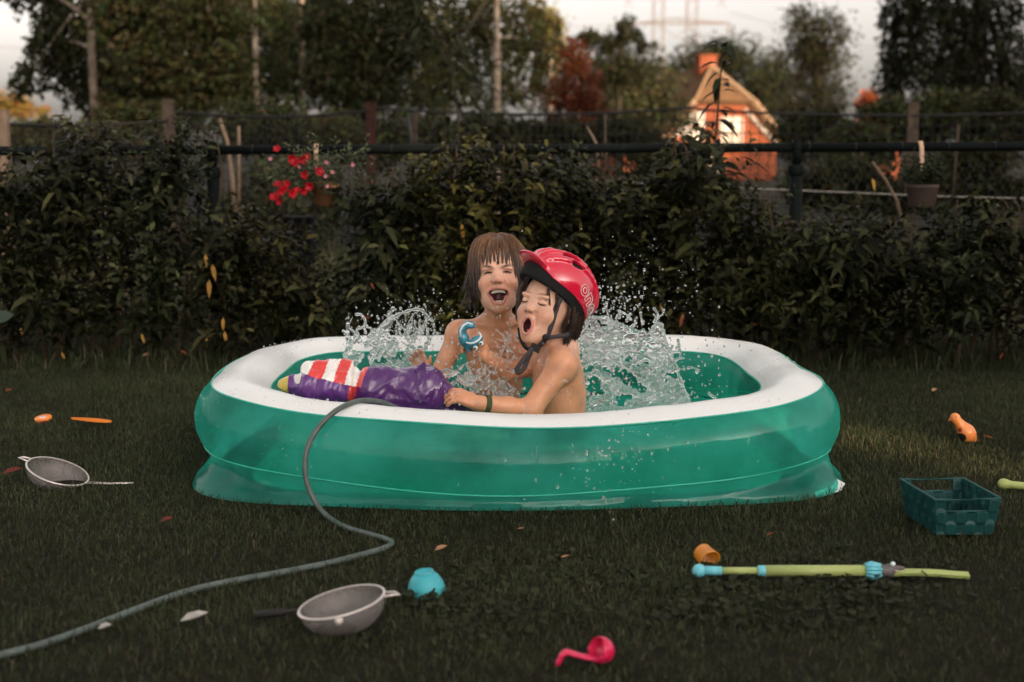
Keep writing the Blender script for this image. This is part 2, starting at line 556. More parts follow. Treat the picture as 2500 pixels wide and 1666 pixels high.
SHRUBS = [  # photograph column, top row, half width in pixels, label
    (30, 392, 95, 'dark laurel shrub at the left end of the hedge beside the picture edge'),
    (135, 372, 85, 'laurel shrub second from the left end of the hedge'),
    (238, 285, 70, 'tall laurel shrub whose leafy shoots rise over the left rail'),
    (345, 372, 85, 'laurel shrub between the two tall shoots on the left'),
    (442, 282, 52, 'tall laurel shrub with a shoot above the rail beside the left post'),
    (580, 478, 66, 'laurel shrub with hanging yellow leaves in front of the left post'),
    (655, 520, 80, 'low laurel shrub under the red flower basket'),
    (745, 610, 62, 'lowest laurel shrub beside the gap in the hedge'),
    (905, 410, 62, 'laurel shrub at the other side of the hedge gap, behind the left splash'),
    (990, 372, 78, 'laurel shrub just left of the boy without a helmet'),
    (1095, 350, 80, 'laurel shrub behind the brown-haired boy'),
    (1198, 318, 75, 'laurel shrub with a tall shoot over the rail above the two boys'),
    (1295, 352, 80, 'laurel shrub behind the red helmet'),
    (1392, 335, 80, 'laurel shrub right behind the helmeted boy, shoot crossing the rail'),
    (1492, 410, 80, 'laurel shrub behind the right water splash'),
    (1592, 372, 75, 'laurel shrub left of the orange cottage'),
    (1690, 295, 75, 'tall laurel shrub covering the left half of the orange cottage'),
    (1795, 440, 75, 'lower laurel shrub beneath the orange cottage'),
    (1895, 500, 75, 'low laurel shrub to the left of the right post'),
    (2000, 520, 75, 'low laurel shrub to the right of the right post'),
    (2105, 490, 80, 'laurel shrub left of the hanging brown pot'),
    (2212, 525, 80, 'low laurel shrub under the hanging brown pot'),
    (2325, 452, 78, 'laurel shrub right of the hanging brown pot'),
    (2440, 470, 90, 'laurel shrub at the right end of the hedge'),
]
def shrub(px, top, hw, label, i):
    r = np.random.default_rng(100 + i)
    Yc = 6.42 + .06 * r.normal()
    x0 = (px - 1250) / FPX * 6.45
    H = at(px, top + 4, 6.45)[2]
    hwm = hw / 526
    e = empty('laurel_shrub', (x0, Yc, 0), label, 'shrub', 'laurel shrubs in the hedge along the fence')
    P0, dr, ln = [], [], []
    ns = int(95 * (H * hwm) / (.9 * .15)) + 12
    for k in range(ns):
        z = .06 + (H - .22) * r.random() ** .85
        ang = r.random() * 6.28
        rad = (.35 + .75 * r.random()) * (1.0 - .35 * max(0, z / H - .6) / .4)
        p = np.array([x0 + math.cos(ang) * hwm * rad, Yc + math.sin(ang) * .23 * rad, z])
        if k % 3 == 0:
            p[1] = Yc - .2 - .06 * r.random()
        d = np.array([math.cos(ang) * .45, math.sin(ang) * .5 - .1, .9]) + r.normal(size=3) * .25
        P0.append(p); dr.append(d); ln.append(.10 + .14 * r.random())
    for k in range(int(9 + hwm * 50)):                # upright leading shoots make the ragged top
        p = np.array([x0 + r.normal() * hwm * .55, Yc + r.normal() * .1, H - .26 - .14 * r.random()])
        P0.append(p); dr.append(np.array([r.normal() * .12, r.normal() * .12, 1])); ln.append((.15 + .12 * r.random()) if k else .30)
    P0[-1][0] = x0; 
    ls = r.uniform(.82, 1.18); hue = np.array([1 + r.normal() * .07, 1, 1 + r.normal() * .12]) * r.uniform(.75, 1.25)
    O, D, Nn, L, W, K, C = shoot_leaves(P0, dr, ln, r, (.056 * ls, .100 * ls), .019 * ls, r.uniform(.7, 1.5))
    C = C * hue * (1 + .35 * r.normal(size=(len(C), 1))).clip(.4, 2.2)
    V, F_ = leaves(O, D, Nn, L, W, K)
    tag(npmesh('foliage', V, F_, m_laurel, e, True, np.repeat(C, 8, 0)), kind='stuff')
    for k in range(4):
        a = x0 + r.normal() * .05; b = a + r.normal() * hwm * .6
        MB().tube(spline([(a, Yc + r.normal() * .04, 0), (a + r.normal() * .02, Yc + r.normal() * .05, H * .35), (b, Yc + r.normal() * .06, H * .7), (b + r.normal() * .02, Yc, H - .06)], 9),
                  [.011, .010, .009, .008, .007, .006, .005, .004, .003], 6).build('stem', m_stem, e)
    return e
SH = [shrub(*s, i) for i, s in enumerate(SHRUBS)]
def single_leaf(name, m, px, py, Y, d, L, W, parent, curl=.2):
    o = at(px, py, Y)
    V, F_ = leaves(np.array([o]), np.array([d], float), np.array([[.1, -1, .2]]), np.array([L]), np.array([W]), np.array([curl]))
    return npmesh(name, V, F_, m, parent, True)
# turned leaves hanging in the hedge
for (px, py, dx, dz, ln, m, s) in [(502, 620, .1, -1, .05, 0, 5), (518, 645, .25, -1, .065, 0, 5), (511, 682, .0, -1, .07, 0, 5), (545, 775, 0, -1, .05, 0, 5), (548, 808, .2, -1, .05, 0, 5),
                                  (505, 825, 0, -1, .035, 0, 5), (50, 800, .3, -1, .03, 0, 0), (345, 815, .4, -1, .04, 0, 3), (440, 855, 1, -.4, .035, 1, 4), (150, 860, .5, -.8, .03, 0, 1),
                                  (1668, 765, -.3, -1, .055, 1, 16), (1645, 810, .1, -1, .06, 0, 15), (1850, 790, -1, -.2, .03, 1, 18), (2300, 710, -1, .1, .03, 1, 22), (2450, 862, -.5, -.5, .03, 1, 23),
                                  (1128, 548, .1, -1, .06, 0, 10), (2130, 435, .2, -.9, .05, 0, 20), (1612, 740, .2, -1, .03, 0, 15), (905, 690, .6, -1, .03, 1, 8), (880, 780, .9, .4, .05, 1, 8)]:
    single_leaf('dead_leaf', (m_yleaf, m_oleaf)[m], px, py, 6.12, (dx, -.15, dz), ln, ln * .36, SH[s])

# ================================================================== FENCE
m_rail = mat('green_black_coated_steel', (.006, .0085, .008), .65, .08, noise=(8, .35))
m_wire = mat('coated_wire', (.012, .014, .013), .5, .4)
FY = 6.60
fence = empty('chain_link_fence', (0, FY, 0), 'dark green chain link fence with a round top rail behind the hedge', 'fence')
z_at = lambda px: float(np.interp(px, [-950, 0, 2500, 3400], [at(-950, 373, FY)[2], at(0, 369, FY)[2], at(2500, 358, FY)[2], at(3400, 354, FY)[2]]))
x_at = lambda px: (px - 1250) / FPX * FY * 1.0
def xw(px): return float(at(px, 400, FY)[0])
POSTS = [-920, 519, 1944, 3380]
for a, b in zip(POSTS[:-1], POSTS[1:]):
    MB().tube([(xw(a) + .012, FY, z_at(a)), (xw(b) - .012, FY, z_at(b))], .0215, 14).build('rail', m_rail, fence)
for px in POSTS:
    x = xw(px); z = z_at(px)
    p = MB().tube([(x, FY + .005, 0), (x, FY + .005, z - .085)], .030, 16).build('post', m_rail, fence)
    cp = MB().lathe([(.036, z - .125), (.0385, z - .12), (.0385, z - .088), (.034, z - .078), (.02, z - .074)], 16, (x, FY + .005, 0)).build('cap', m_rail, p)
    MB().box((x, FY + .002, z - .02), (.034, .05, .115)).tube([(x - .018, FY, z), (x + .018, FY, z)], .0265, 12).build('bracket', m_rail, p)
for px in range(-60, 2600, 113):
    x = xw(px)
    MB().tube([(x - .0015, FY, z_at(px)), (x + .0015, FY, z_at(px))], .0232, 12).build('clip', m_wire, fence)
# diamond mesh: zigzag wires
def chainlink(x0, x1, y, z0, z1, p=.052, r=.0014):
    Vs, Fs, o = [], [], 0
    nrow = int((z1 - z0) / p)
    k = 0
    x = x0
    tri = np.array([(math.cos(a), math.sin(a)) for a in (0.5, 2.6, 4.7)])
    while x < x1:
        pts = []
        for j in range(nrow + 1):
            side = (j % 2) * (p * .5) - .0
            pts.append((x + side * (1 if k % 2 == 0 else -1) + (0 if k % 2 == 0 else p * .5), y + (.003 if (j + k) % 2 else -.003), z0 + j * p * .5))
        pts = []
        for j in range(2 * nrow + 1):
            pts.append((x + (p * .5 if j % 2 else 0), y + (.0035 if j % 2 else -.0035), z0 + j * p * .5))
        P = np.array(pts)
        V = P[:, None, :] + np.stack([tri[:, 0] * r, tri[:, 1] * r, tri[:, 0] * 0], 1)[None]
        m = len(P)
        for i in range(m - 1):
            for q in range(3):
                Fs.append((o + i * 3 + q, o + i * 3 + (q + 1) % 3, o + (i + 1) * 3 + (q + 1) % 3, o + (i + 1) * 3 + q))
        Vs.append(V.reshape(-1, 3)); o += m * 3
        x += p * .5 if False else p; k += 1
    return np.concatenate(Vs), np.array(Fs)
V1, F1 = chainlink(-2.75, 2.75, FY - .012, .03, .93)
V2 = V1.copy(); V2[:, 0] = -V2[:, 0]                       # the wires that lean the other way
tag(npmesh('wire_mesh', np.concatenate([V1, V2]), np.concatenate([F1, F1[:, ::-1] + len(V1)]), m_wire, fence, False), kind='stuff')
MB().tube([(-2.9, FY - .01, .56), (0, FY - .01, .555), (2.9, FY - .01, .56)], .002, 5).build('tension_wire', m_wire, fence)

# ================================================================== BEHIND THE FENCE: posts, netting, tape
m_wood = mat('weathered_wood', (.085, .06, .042), .85, .2, noise=(18, .5), bump=(40, .5, .01))
m_wood2 = mat('red_brown_wood', (.06, .018, .012), .8, .2, noise=(18, .5))
m_pale = mat('pale_stake_wood', (.22, .15, .10), .8, .2, noise=(18, .4))
m_black = mat('black_plastic', (.012, .011, .010), .6, .3)
def stake(name, pts, rad, m, label, cat='post', sides=7):
    o = MB().tube(pts, rad, sides).build(name, m)
    return tag(o, label, cat)
def squared(name, px, ytop, Y, w, m, label):
    c = at(px, ytop, Y)
    e = MB().box((c[0], Y, c[2] / 2), (w, w * .8, c[2]), taper=.94).build(name, m, None, False)
    return tag(e, label, 'post')
squared('wooden_post', 410, 243, 11.0, .085, m_wood, 'square grey weathered post above the left part of the hedge')
squared('wooden_post', 905, 250, 11.5, .075, m_wood2, 'dark red-brown square post above the middle of the hedge')
squared('wooden_post', 6, 268, 9.5, .075, m_pale, 'orange-brown wooden post cut by the left picture edge')
squared('wooden_post', 1012, 280, 12.0, .05, m_wood, 'thin grey post with a white insulator left of the centre trees')
squared('wooden_post', 2232, 250, 13.0, .08, m_wood, 'brown post standing before the dark trees on the right')
stake('stake', [at(536, 290, 9.6), at(556, 350, 9.6), at(566, 430, 9.6), at(575, 520, 9.6)], [.012, .013, .014, .015], m_pale, 'pale stake leaning behind the left post')
stake('stake', [at(583, 308, 9.9), at(584, 520, 9.9)], [.010, .011], m_pale, 'upright tan stake just right of the leaning one')
stake('metal_rod', [at(996, 283, 8.5), at(1003, 330, 8.5), at(1003, 480, 8.5)], [.009, .009, .009], m_wire, 'thin dark metal rod beside the insulator post')
stake('metal_rod', [at(1478, 280, 8.5), at(1477, 480, 8.5)], [.007, .007], m_wood, 'thin pale rod above the rail in the middle')
stake('metal_rod', [at(2340, 305, 8.3), at(2326, 480, 8.3)], [.008, .008], m_wood, 'thin pale rod leaning near the hanging brown pot')
stake('metal_rod', [at(2222, 258, 8.8), at(2208, 480, 8.8)], [.006, .006], m_wood, 'slim leaning rod left of the hanging brown pot')
stake('dead_twig', [at(1432, 308, 7.6), at(1445, 330, 7.6), at(1456, 352, 7.6), at(1462, 420, 7.6)], [.004, .007, .008, .009], m_pale, 'dry brown twig poking over the rail', 'twig')
stake('dead_twig', [at(2130, 395, 7.2), at(2162, 440, 7.2), at(2190, 490, 7.2), at(2205, 560, 7.2)], [.006, .008, .008, .009], m_pale, 'bare bent branch behind the mesh right of the right post', 'twig')
stake('fence_tape', [at(1680, 452, 7.9), at(1790, 459, 7.9), at(2060, 470, 7.9), at(2300, 480, 7.9), at(2470, 484, 7.9), at(2900, 498, 7.9)], .0045, mat('white_tape', (.24, .22, .19), .7, .2), 'white electric fence tape running behind the right mesh', 'tape', 5)
stake('fence_tape', [at(1180, 420, 7.9), at(1330, 432, 7.9), at(1500, 445, 7.9), at(1690, 453, 7.9)], .0028, MATS['white_tape'], 'thin white tape behind the leaves in the middle', 'tape', 5)
# black netting hung between the posts
def netting(px0, px1, Y, top, sag, label):
    xs = np.linspace(at(px0, 300, Y)[0], at(px1, 300, Y)[0], 46)
    ztop = np.array([at(0, top, Y)[2] - sag * (1 - ((i / 45) * 2 - 1) ** 2) for i in range(46)])
    b = MB()
    b.tube(np.stack([xs, xs * 0 + Y, ztop], 1), .012, 5)
    for i in range(0, 46, 1):
        b.tube([(xs[i], Y, ztop[i]), (xs[i], Y, .05)], .004, 3, False)
    for q in np.arange(.07, .98, .07):
        b.tube(np.stack([xs, xs * 0 + Y, ztop * (1 - q) + .05 * q], 1), .004, 3, False)
    o = b.build('wire_netting', m_black, None, False)
    return tag(o, label, 'netting', kind='stuff')
netting(-100, 410, 9.6, 296, .03, 'black netting fence hanging between the left posts')
netting(410, 905, 11.2, 270, .05, 'black netting between the grey post and the red-brown post')
netting(905, 1700, 11.8, 262, .06, 'black netting running behind the middle of the hedge')
netting(1700, 2700, 12.4, 268, .05, 'black netting behind the right post')
# dark crate behind the hedge under the flower basket
cr = empty('plastic_crate', tuple(at(730, 640, 6.95)), 'dark brown plastic crate behind the mesh under the flower basket', 'crate')
c0, c1 = at(700, 535, 6.95), at(765, 640, 6.95)
m_crate = mat('dark_crate', (.010, .009, .009), .95, .05)
MB().box(((c0[0] + c1[0]) / 2, 6.95, (c0[2] + c1[2]) / 2), (c1[0] - c0[0], .2, c0[2] - c1[2])).build('body', m_crate, cr, False)
MB().box(((c0[0] + c1[0]) / 2, 6.95, c0[2] + .006), (c1[0] - c0[0] + .02, .22, .014)).build('rim', m_crate, cr, False)
MB().box(((c0[0] + c1[0]) / 2, 6.95, c1[2] / 2), (.12, .12, c1[2])).build('stand', m_wood, cr, False)

# ================================================================== TREES
m_bark = mat('dark_bark', (.045, .035, .025), .9, .1, noise=(6, .5), bump=(20, .6, .02))
m_birch = mat('birch_bark', (.30, .235, .165), .8, .2, noise=(7, .85), color2=(.07, .05, .04))
m_tleaf = mat('tree_leaf', rough=.6, spec=.10, attr=True, transl=.35)
def cards(O, size, r, col, jit=.5, droop=0.0):
    """leaf-sized four-cornered faces with random facing"""
    n = len(O)
    d = r.normal(size=(n, 3)); d[:, 2] -= droop; d /= np.linalg.norm(d, axis=1)[:, None]
    s = np.cross(d, r.normal(size=(n, 3))); s /= np.linalg.norm(s, axis=1)[:, None]
    L = size * (.6 + .8 * r.random(n)); W = L * .52
    V = np.stack([O, O + d * (L * .45)[:, None] + s * (W * .5)[:, None], O + d * L[:, None], O + d * (L * .45)[:, None] - s * (W * .5)[:, None]], 1)
    c = np.array(col)[None] * (1 + jit * (r.random((n, 1)) * 2 - 1)) * (1 + .15 * r.normal(size=(n, 3))).clip(.5, 1.5)
    return V.reshape(-1, 3), np.arange(4 * n).reshape(n, 4), np.repeat(c, 4, 0)
def tree(name, label, cat, Y, blobs, n, size, col, trunk=None, weep=False, seed=0, bark=None, grp='trees behind the garden', depth=None, cl=.30, density=1.0):
    """blobs: crown masses as (column, row, half width, half height) in photograph pixels at distance Y"""
    r = np.random.default_rng(1000 + seed)
    s = FPX / Y
    cx = np.mean([b[0] for b in blobs])
    tx = at(trunk[0] if trunk else cx, 400, Y)[0]
    e = empty(name, (tx, Y, 0), label, cat, grp)
    area = np.array([b[2] * b[3] for b in blobs], float); area /= area.sum()
    Os = []
    limb_ends = []
    for b, w in zip(blobs, area):
        c = at(b[0], b[1], Y); rx, rz = b[2] / s, b[3] / s
        ry = depth or min(rx, rz) * 1.1
        m = max(30, int(n * w))
        limb_ends.append(c)
        if weep:
            ns = max(6, m // 26)
            p = r.normal(size=(ns, 3)); p /= np.linalg.norm(p, axis=1)[:, None]
            p *= (r.random((ns, 1)) ** .4)
            st = c + p * np.array([rx, ry, rz]) + np.array([0, 0, rz * .35])
            ln = (.35 + .8 * r.random(ns)) * rz
            k = 26
            t = r.random((ns, k))
            sway = r.normal(size=(ns, 1)) * .12 * rx
            O = np.stack([st[:, 0:1] + sway * t ** 2 + r.normal(size=(ns, k)) * .03 * rx ** .5, st[:, 1:2] + r.normal(size=(ns, k)) * .05, st[:, 2:3] - ln[:, None] * t], -1)
            Os.append(O.reshape(-1, 3))
        else:
            nc = max(5, int(m / 60))
            p = r.normal(size=(nc, 3)); p /= np.linalg.norm(p, axis=1)[:, None]
            p *= (r.random((nc, 1)) ** .45)
            cc = c + p * np.array([rx, ry, rz])
            O = cc[r.integers(0, nc, m)] + r.normal(size=(m, 3)) * cl * min(rx, rz) * np.array([1, 1, .75])
            Os.append(O)
    O = np.concatenate(Os)
    O = O[O[:, 2] > .05]
    V, F_, c = cards(O, size, r, col, droop=.8 if weep else .2)
    cl_ = 1 + .3 * vnoise(O, 1.2 / max(.5, (blobs[0][2] / s)), seed)
    tag(npmesh('crown', V, F_, m_tleaf, e, False, c * np.repeat(cl_, 4)[:, None]), kind='stuff')
    bm_ = bark or m_bark
    top = at(trunk[0] if trunk else cx, trunk[1] if trunk else min(b[1] for b in blobs), Y)
    rad = trunk[2] if trunk else .08
    bend = trunk[3] / s if trunk and len(trunk) > 3 else 0
    Yt = Y - (1.1 if bm_ is m_birch else 0)
    tx *= Yt / Y; top = at(trunk[0] if trunk else cx, trunk[1] if trunk else min(b[1] for b in blobs), Yt)
    tp = spline([(tx + bend, Yt, 0), (tx + bend * .3, Yt, top[2] * .4), (tx, Yt + .05, top[2] * .75), (top[0], Yt, top[2])], 12)
    rad *= .72 if bm_ is m_birch else 1
    MB().tube(tp, np.linspace(rad * 1.15, rad * .55, 12), 8).build('trunk', bm_, e)
    for k, q in enumerate(limb_ends[:5]):
        st = tp[min(11, 4 + k)]
        MB().tube(spline([st, (st * .5 + q * .5) + np.array([0, 0, .08 * abs(q[0] - st[0])]), q], 6), np.linspace(rad * .5, rad * .15, 6), 6).build('limb', bm_, e)
    return e
DK, OL, MG = (.028, .029, .012), (.060, .057, .021), (.045, .048, .019)
tree('weeping_birch', 'weeping birch with drooping twigs against the sky at the far left', 'tree', 18, [(205, 40, 125, 150), (225, 180, 100, 110), (130, 110, 70, 80), (60, -30, 100, 45), (70, 200, 40, 40)], 11500, .08, DK, (232, -160, .075, 12), True, 1, m_birch)
tree('broad_tree', 'dense olive green tree between the left birch and the slim birch trunks', 'tree', 16, [(410, 110, 120, 140), (450, 250, 140, 80), (335, 0, 110, 90), (350, 270, 110, 60), (520, 40, 80, 90), (540, 180, 70, 70)], 16000, .09, OL, (430, -120, .09), False, 2)
tree('birch_tree', 'slim birch with a pale thin trunk, left of the brighter birch', 'tree', 23, [(630, 40, 90, 130), (640, 190, 80, 60), (590, -20, 80, 60), (570, 150, 60, 90)], 8500, .08, MG, (628, -150, .058, 8), True, 3, m_birch)
tree('birch_tree', 'birch with the brightest straight tan trunk above the flower basket', 'tree', 24, [(745, 20, 95, 140), (760, 170, 85, 80), (690, 60, 60, 100), (800, 60, 60, 120)], 10500, .08, DK, (742, -160, .075, -6), True, 4, m_birch)
tree('broad_tree', 'dark leafy tree behind the red-brown post', 'tree', 21, [(880, 90, 110, 150), (900, 240, 110, 80), (830, 200, 90, 90), (960, 160, 70, 90), (960, 40, 70, 90), (800, 60, 60, 90)], 17000, .09, DK, (880, -120, .08), False, 5)
tree('weeping_birch', 'tall weeping birch with yellowish right side near the centre top', 'tree', 25, [(1230, 60, 110, 150), (1170, 30, 80, 100), (1310, 110, 60, 110), (1200, 210, 120, 70), (1100, 150, 70, 110)], 13000, .085, OL, (1213, -170, .085, 3), True, 6, m_birch)
tree('feathery_tree', 'feathery olive tree filling the gap behind the young sapling', 'tree', 29, [(1055, 120, 70, 130), (1040, 240, 70, 60), (1000, 60, 50, 90)], 7500, .10, OL, (1050, -60, .07), True, 20)
tree('feathery_tree', 'feathery olive tree between the left birch and the dense tree', 'tree', 27, [(310, 120, 60, 140), (300, 230, 60, 60)], 6000, .10, OL, (305, -80, .07), True, 21)
tree('feathery_tree', 'feathery dark tree between the two slim birches', 'tree', 30, [(680, 140, 70, 130), (570, 60, 60, 100), (590, 220, 70, 60)], 8000, .10, MG, (680, -80, .07), True, 22)
tree('sunlit_birch', 'tree with sunlight coloured into pale yellow leaves, between the weeping birch and the open sky', 'tree', 62, [(1345, 120, 48, 75), (1330, 60, 40, 50)], 3500, .16, (.19, .15, .045), (1345, 90, .12), False, 7, m_birch)  # evening sun on this crown is put into its yellow leaf colour
tree('copper_bush', 'rusty red-leaved small tree right of the weeping birch', 'tree', 30, [(1410, 150, 45, 50), (1385, 220, 75, 60), (1420, 285, 90, 40)], 4800, .10, (.085, .026, .012), (1400, 180, .06), False, 8)
tree('slender_tree', 'dark small tree with two knobbly tops before the pale sky', 'tree', 36, [(1520, 75, 24, 36), (1490, 105, 30, 30), (1440, 100, 28, 38), (1540, 95, 28, 24), (1500, 165, 90, 55), (1575, 120, 22, 18)], 6500, .10, DK, (1510, 60, .07), False, 9, cl=.36)
tree('field_maple', 'mid green bushy tree left of the orange cottage', 'tree', 42, [(1570, 215, 85, 75), (1620, 290, 80, 60), (1490, 270, 90, 70)], 7000, .14, (.05, .05, .022), (1570, 240, .09), False, 10)
tree('dark_tree', 'dark tree with a low rounded top just left of the cottage chimney', 'tree', 100, [(1690, 175, 65, 65), (1650, 230, 50, 50)], 4500, .28, DK, (1690, 200, .2), False, 11)
tree('dark_tree', 'dark rounded tree directly behind the cottage chimney', 'tree', 105, [(1800, 165, 65, 65), (1750, 140, 45, 40)], 4500, .28, DK, (1800, 200, .2), False, 12)
tree('dark_tree', 'dark tree right of the cottage below the tall round tree', 'tree', 98, [(1880, 190, 70, 75), (1850, 240, 70, 60)], 4800, .28, DK, (1880, 200, .2), False, 13)
tree('round_tree', 'tall round-headed tree standing alone against the sky on the right', 'tree', 60, [(1985, 70, 62, 58), (2010, 120, 62, 62), (1960, 130, 50, 60), (2010, 210, 70, 70), (1960, 270, 90, 60)], 9000, .17, (.030, .028, .013), (1990, 90, .2), False, 14)
tree('willow_tree', 'huge dark weeping willow filling the upper right corner', 'tree', 24, [(2340, 20, 170, 110), (2420, 150, 150, 130), (2270, 130, 110, 120), (2190, 40, 50, 80), (2480, 250, 110, 90), (2180, 170, 50, 80)], 22000, .085, (.016, .017, .008), (2380, -160, .16), True, 15)
tree('elder_bush', 'green bush below the willow above the right rail', 'bush', 15, [(2310, 275, 100, 50), (2240, 310, 80, 40), (2170, 290, 60, 50)], 5200, .07, MG, (2300, 300, .03), False, 16)
tree('elder_bush', 'leafy bush at the right edge above the rail', 'bush', 14, [(2450, 300, 90, 60), (2400, 330, 80, 40)], 4200, .07, DK, (2450, 300, .03), False, 17)
tree('orange_bush', 'orange autumn bush glowing before the red shed', 'bush', 58, [(2120, 245, 32, 26), (2150, 285, 40, 24)], 1300, .16, (.30, .075, .02), (2130, 280, .05), False, 18)
tree('yellow_bush', 'sunlit yellow bush low at the left picture edge', 'bush', 62, [(20, 262, 45, 32), (75, 275, 40, 22), (-40, 250, 50, 40)], 2600, .18, (.20, .12, .03), (20, 280, .05), False, 19)
for i, (px, py, hw, hh, Y, col, lab) in enumerate([
    (90, 335, 110, 42, 12.5, OL, 'olive bush behind the netting at the far left'),
    (300, 320, 110, 60, 13, OL, 'olive bush left of the grey weathered post'),
    (640, 300, 110, 62, 13, MG, 'green bush behind the two stakes'),
    (810, 325, 90, 48, 13.5, OL, 'bush left of the red-brown post'),
    (1000, 335, 110, 55, 13, MG, 'bush behind the insulator post'),
    (1180, 325, 100, 55, 14, DK, 'dark bush behind the middle rail above the boys'),
    (1350, 330, 100, 45, 14, DK, 'dark bush below the copper tree'),
    (1520, 335, 100, 45, 14, DK, 'dark bush left below the cottage'),
    (1985, 325, 80, 55, 15, DK, 'dark bush beside the right post below the round tree'),
    (2090, 345, 80, 40, 14, MG, 'green bush right of the right post'),
    (700, 480, 130, 80, 11, (.05, .052, .026), 'low weedy bush seen through the mesh at the hedge gap'),
    (1650, 430, 130, 60, 11, DK, 'low weedy bush behind the mesh below the cottage'),
    (2050, 440, 130, 60, 11, DK, 'low weedy bush behind the mesh beside the right post'),
    (2350, 430, 140, 70, 11, DK, 'low weedy bush behind the hanging brown pot')]):
    tree('bush', lab, 'bush', Y, [(px, py, hw, hh), (px - hw * .6, py + hh * .6, hw * .6, hh * .7), (px + hw * .6, py + hh * .7, hw * .6, hh * .7)], 4200, .065, col, (px, py, .02), False, 40 + i, grp='bushes behind the fence')
# young sapling with large leaves close behind the fence, and the tall shoot in front of the cottage
def sapling(name, label, pts, Y, nl, L, seed, col, spread=.10, side=None):
    r = np.random.default_rng(seed)
    P = spline([at(a, b, Y) for a, b in pts], 16)
    e = empty(name, (P[0][0], Y, 0), label, 'sapling')
    P = np.concatenate([[[P[0][0], Y, 0]], P])
    MB().tube(P, np.linspace(.008, .003, len(P)), 6).build('stem', m_stem, e)
    Pp = P[1:]
    O, D, Nn = [], [], []
    for k in range(nl):
        t = r.random() ** .8 * (len(Pp) - 1); i = int(min(t, len(Pp) - 2)); f = t - i
        a = r.random() * 6.28
        O.append(Pp[i] * (1 - f) + Pp[i + 1] * f + np.array([math.cos(a), math.sin(a) * .6, r.normal() * .4]) * spread * r.random())
        D.append((math.cos(a) + r.normal() * .3, math.sin(a) * .6, .1 + r.normal() * .3)); Nn.append((r.normal() * .3, -.3, 1))
    n = nl
    Ls = L * (.7 + .6 * r.random(n))
    V, F_ = leaves(np.array(O), np.array(D), np.array(Nn), Ls, Ls * .45, .3 + .4 * r.random(n))
    c = np.array(col)[None] * (.6 + .8 * r.random((n, 1)))
    tag(npmesh('foliage', V, F_, m_laurel, e, True, np.repeat(c, 8, 0)), kind='stuff')
    return e
sapling('young_tree', 'young large-leaved sapling rising between the dark tree and the weeping birch', [(1120, 340), (1110, 200), (1075, 100), (1035, 30), (1010, -40)], 10.5, 420, .11, 5, (.024, .028, .012), .34)
sapling('laurel_shoot', 'tall thin laurel shoot rising in front of the cottage roof', [(1740, 420), (1748, 330), (1758, 200), (1765, 105)], 6.75, 46, .085, 6, (.016, .02, .01), .02)

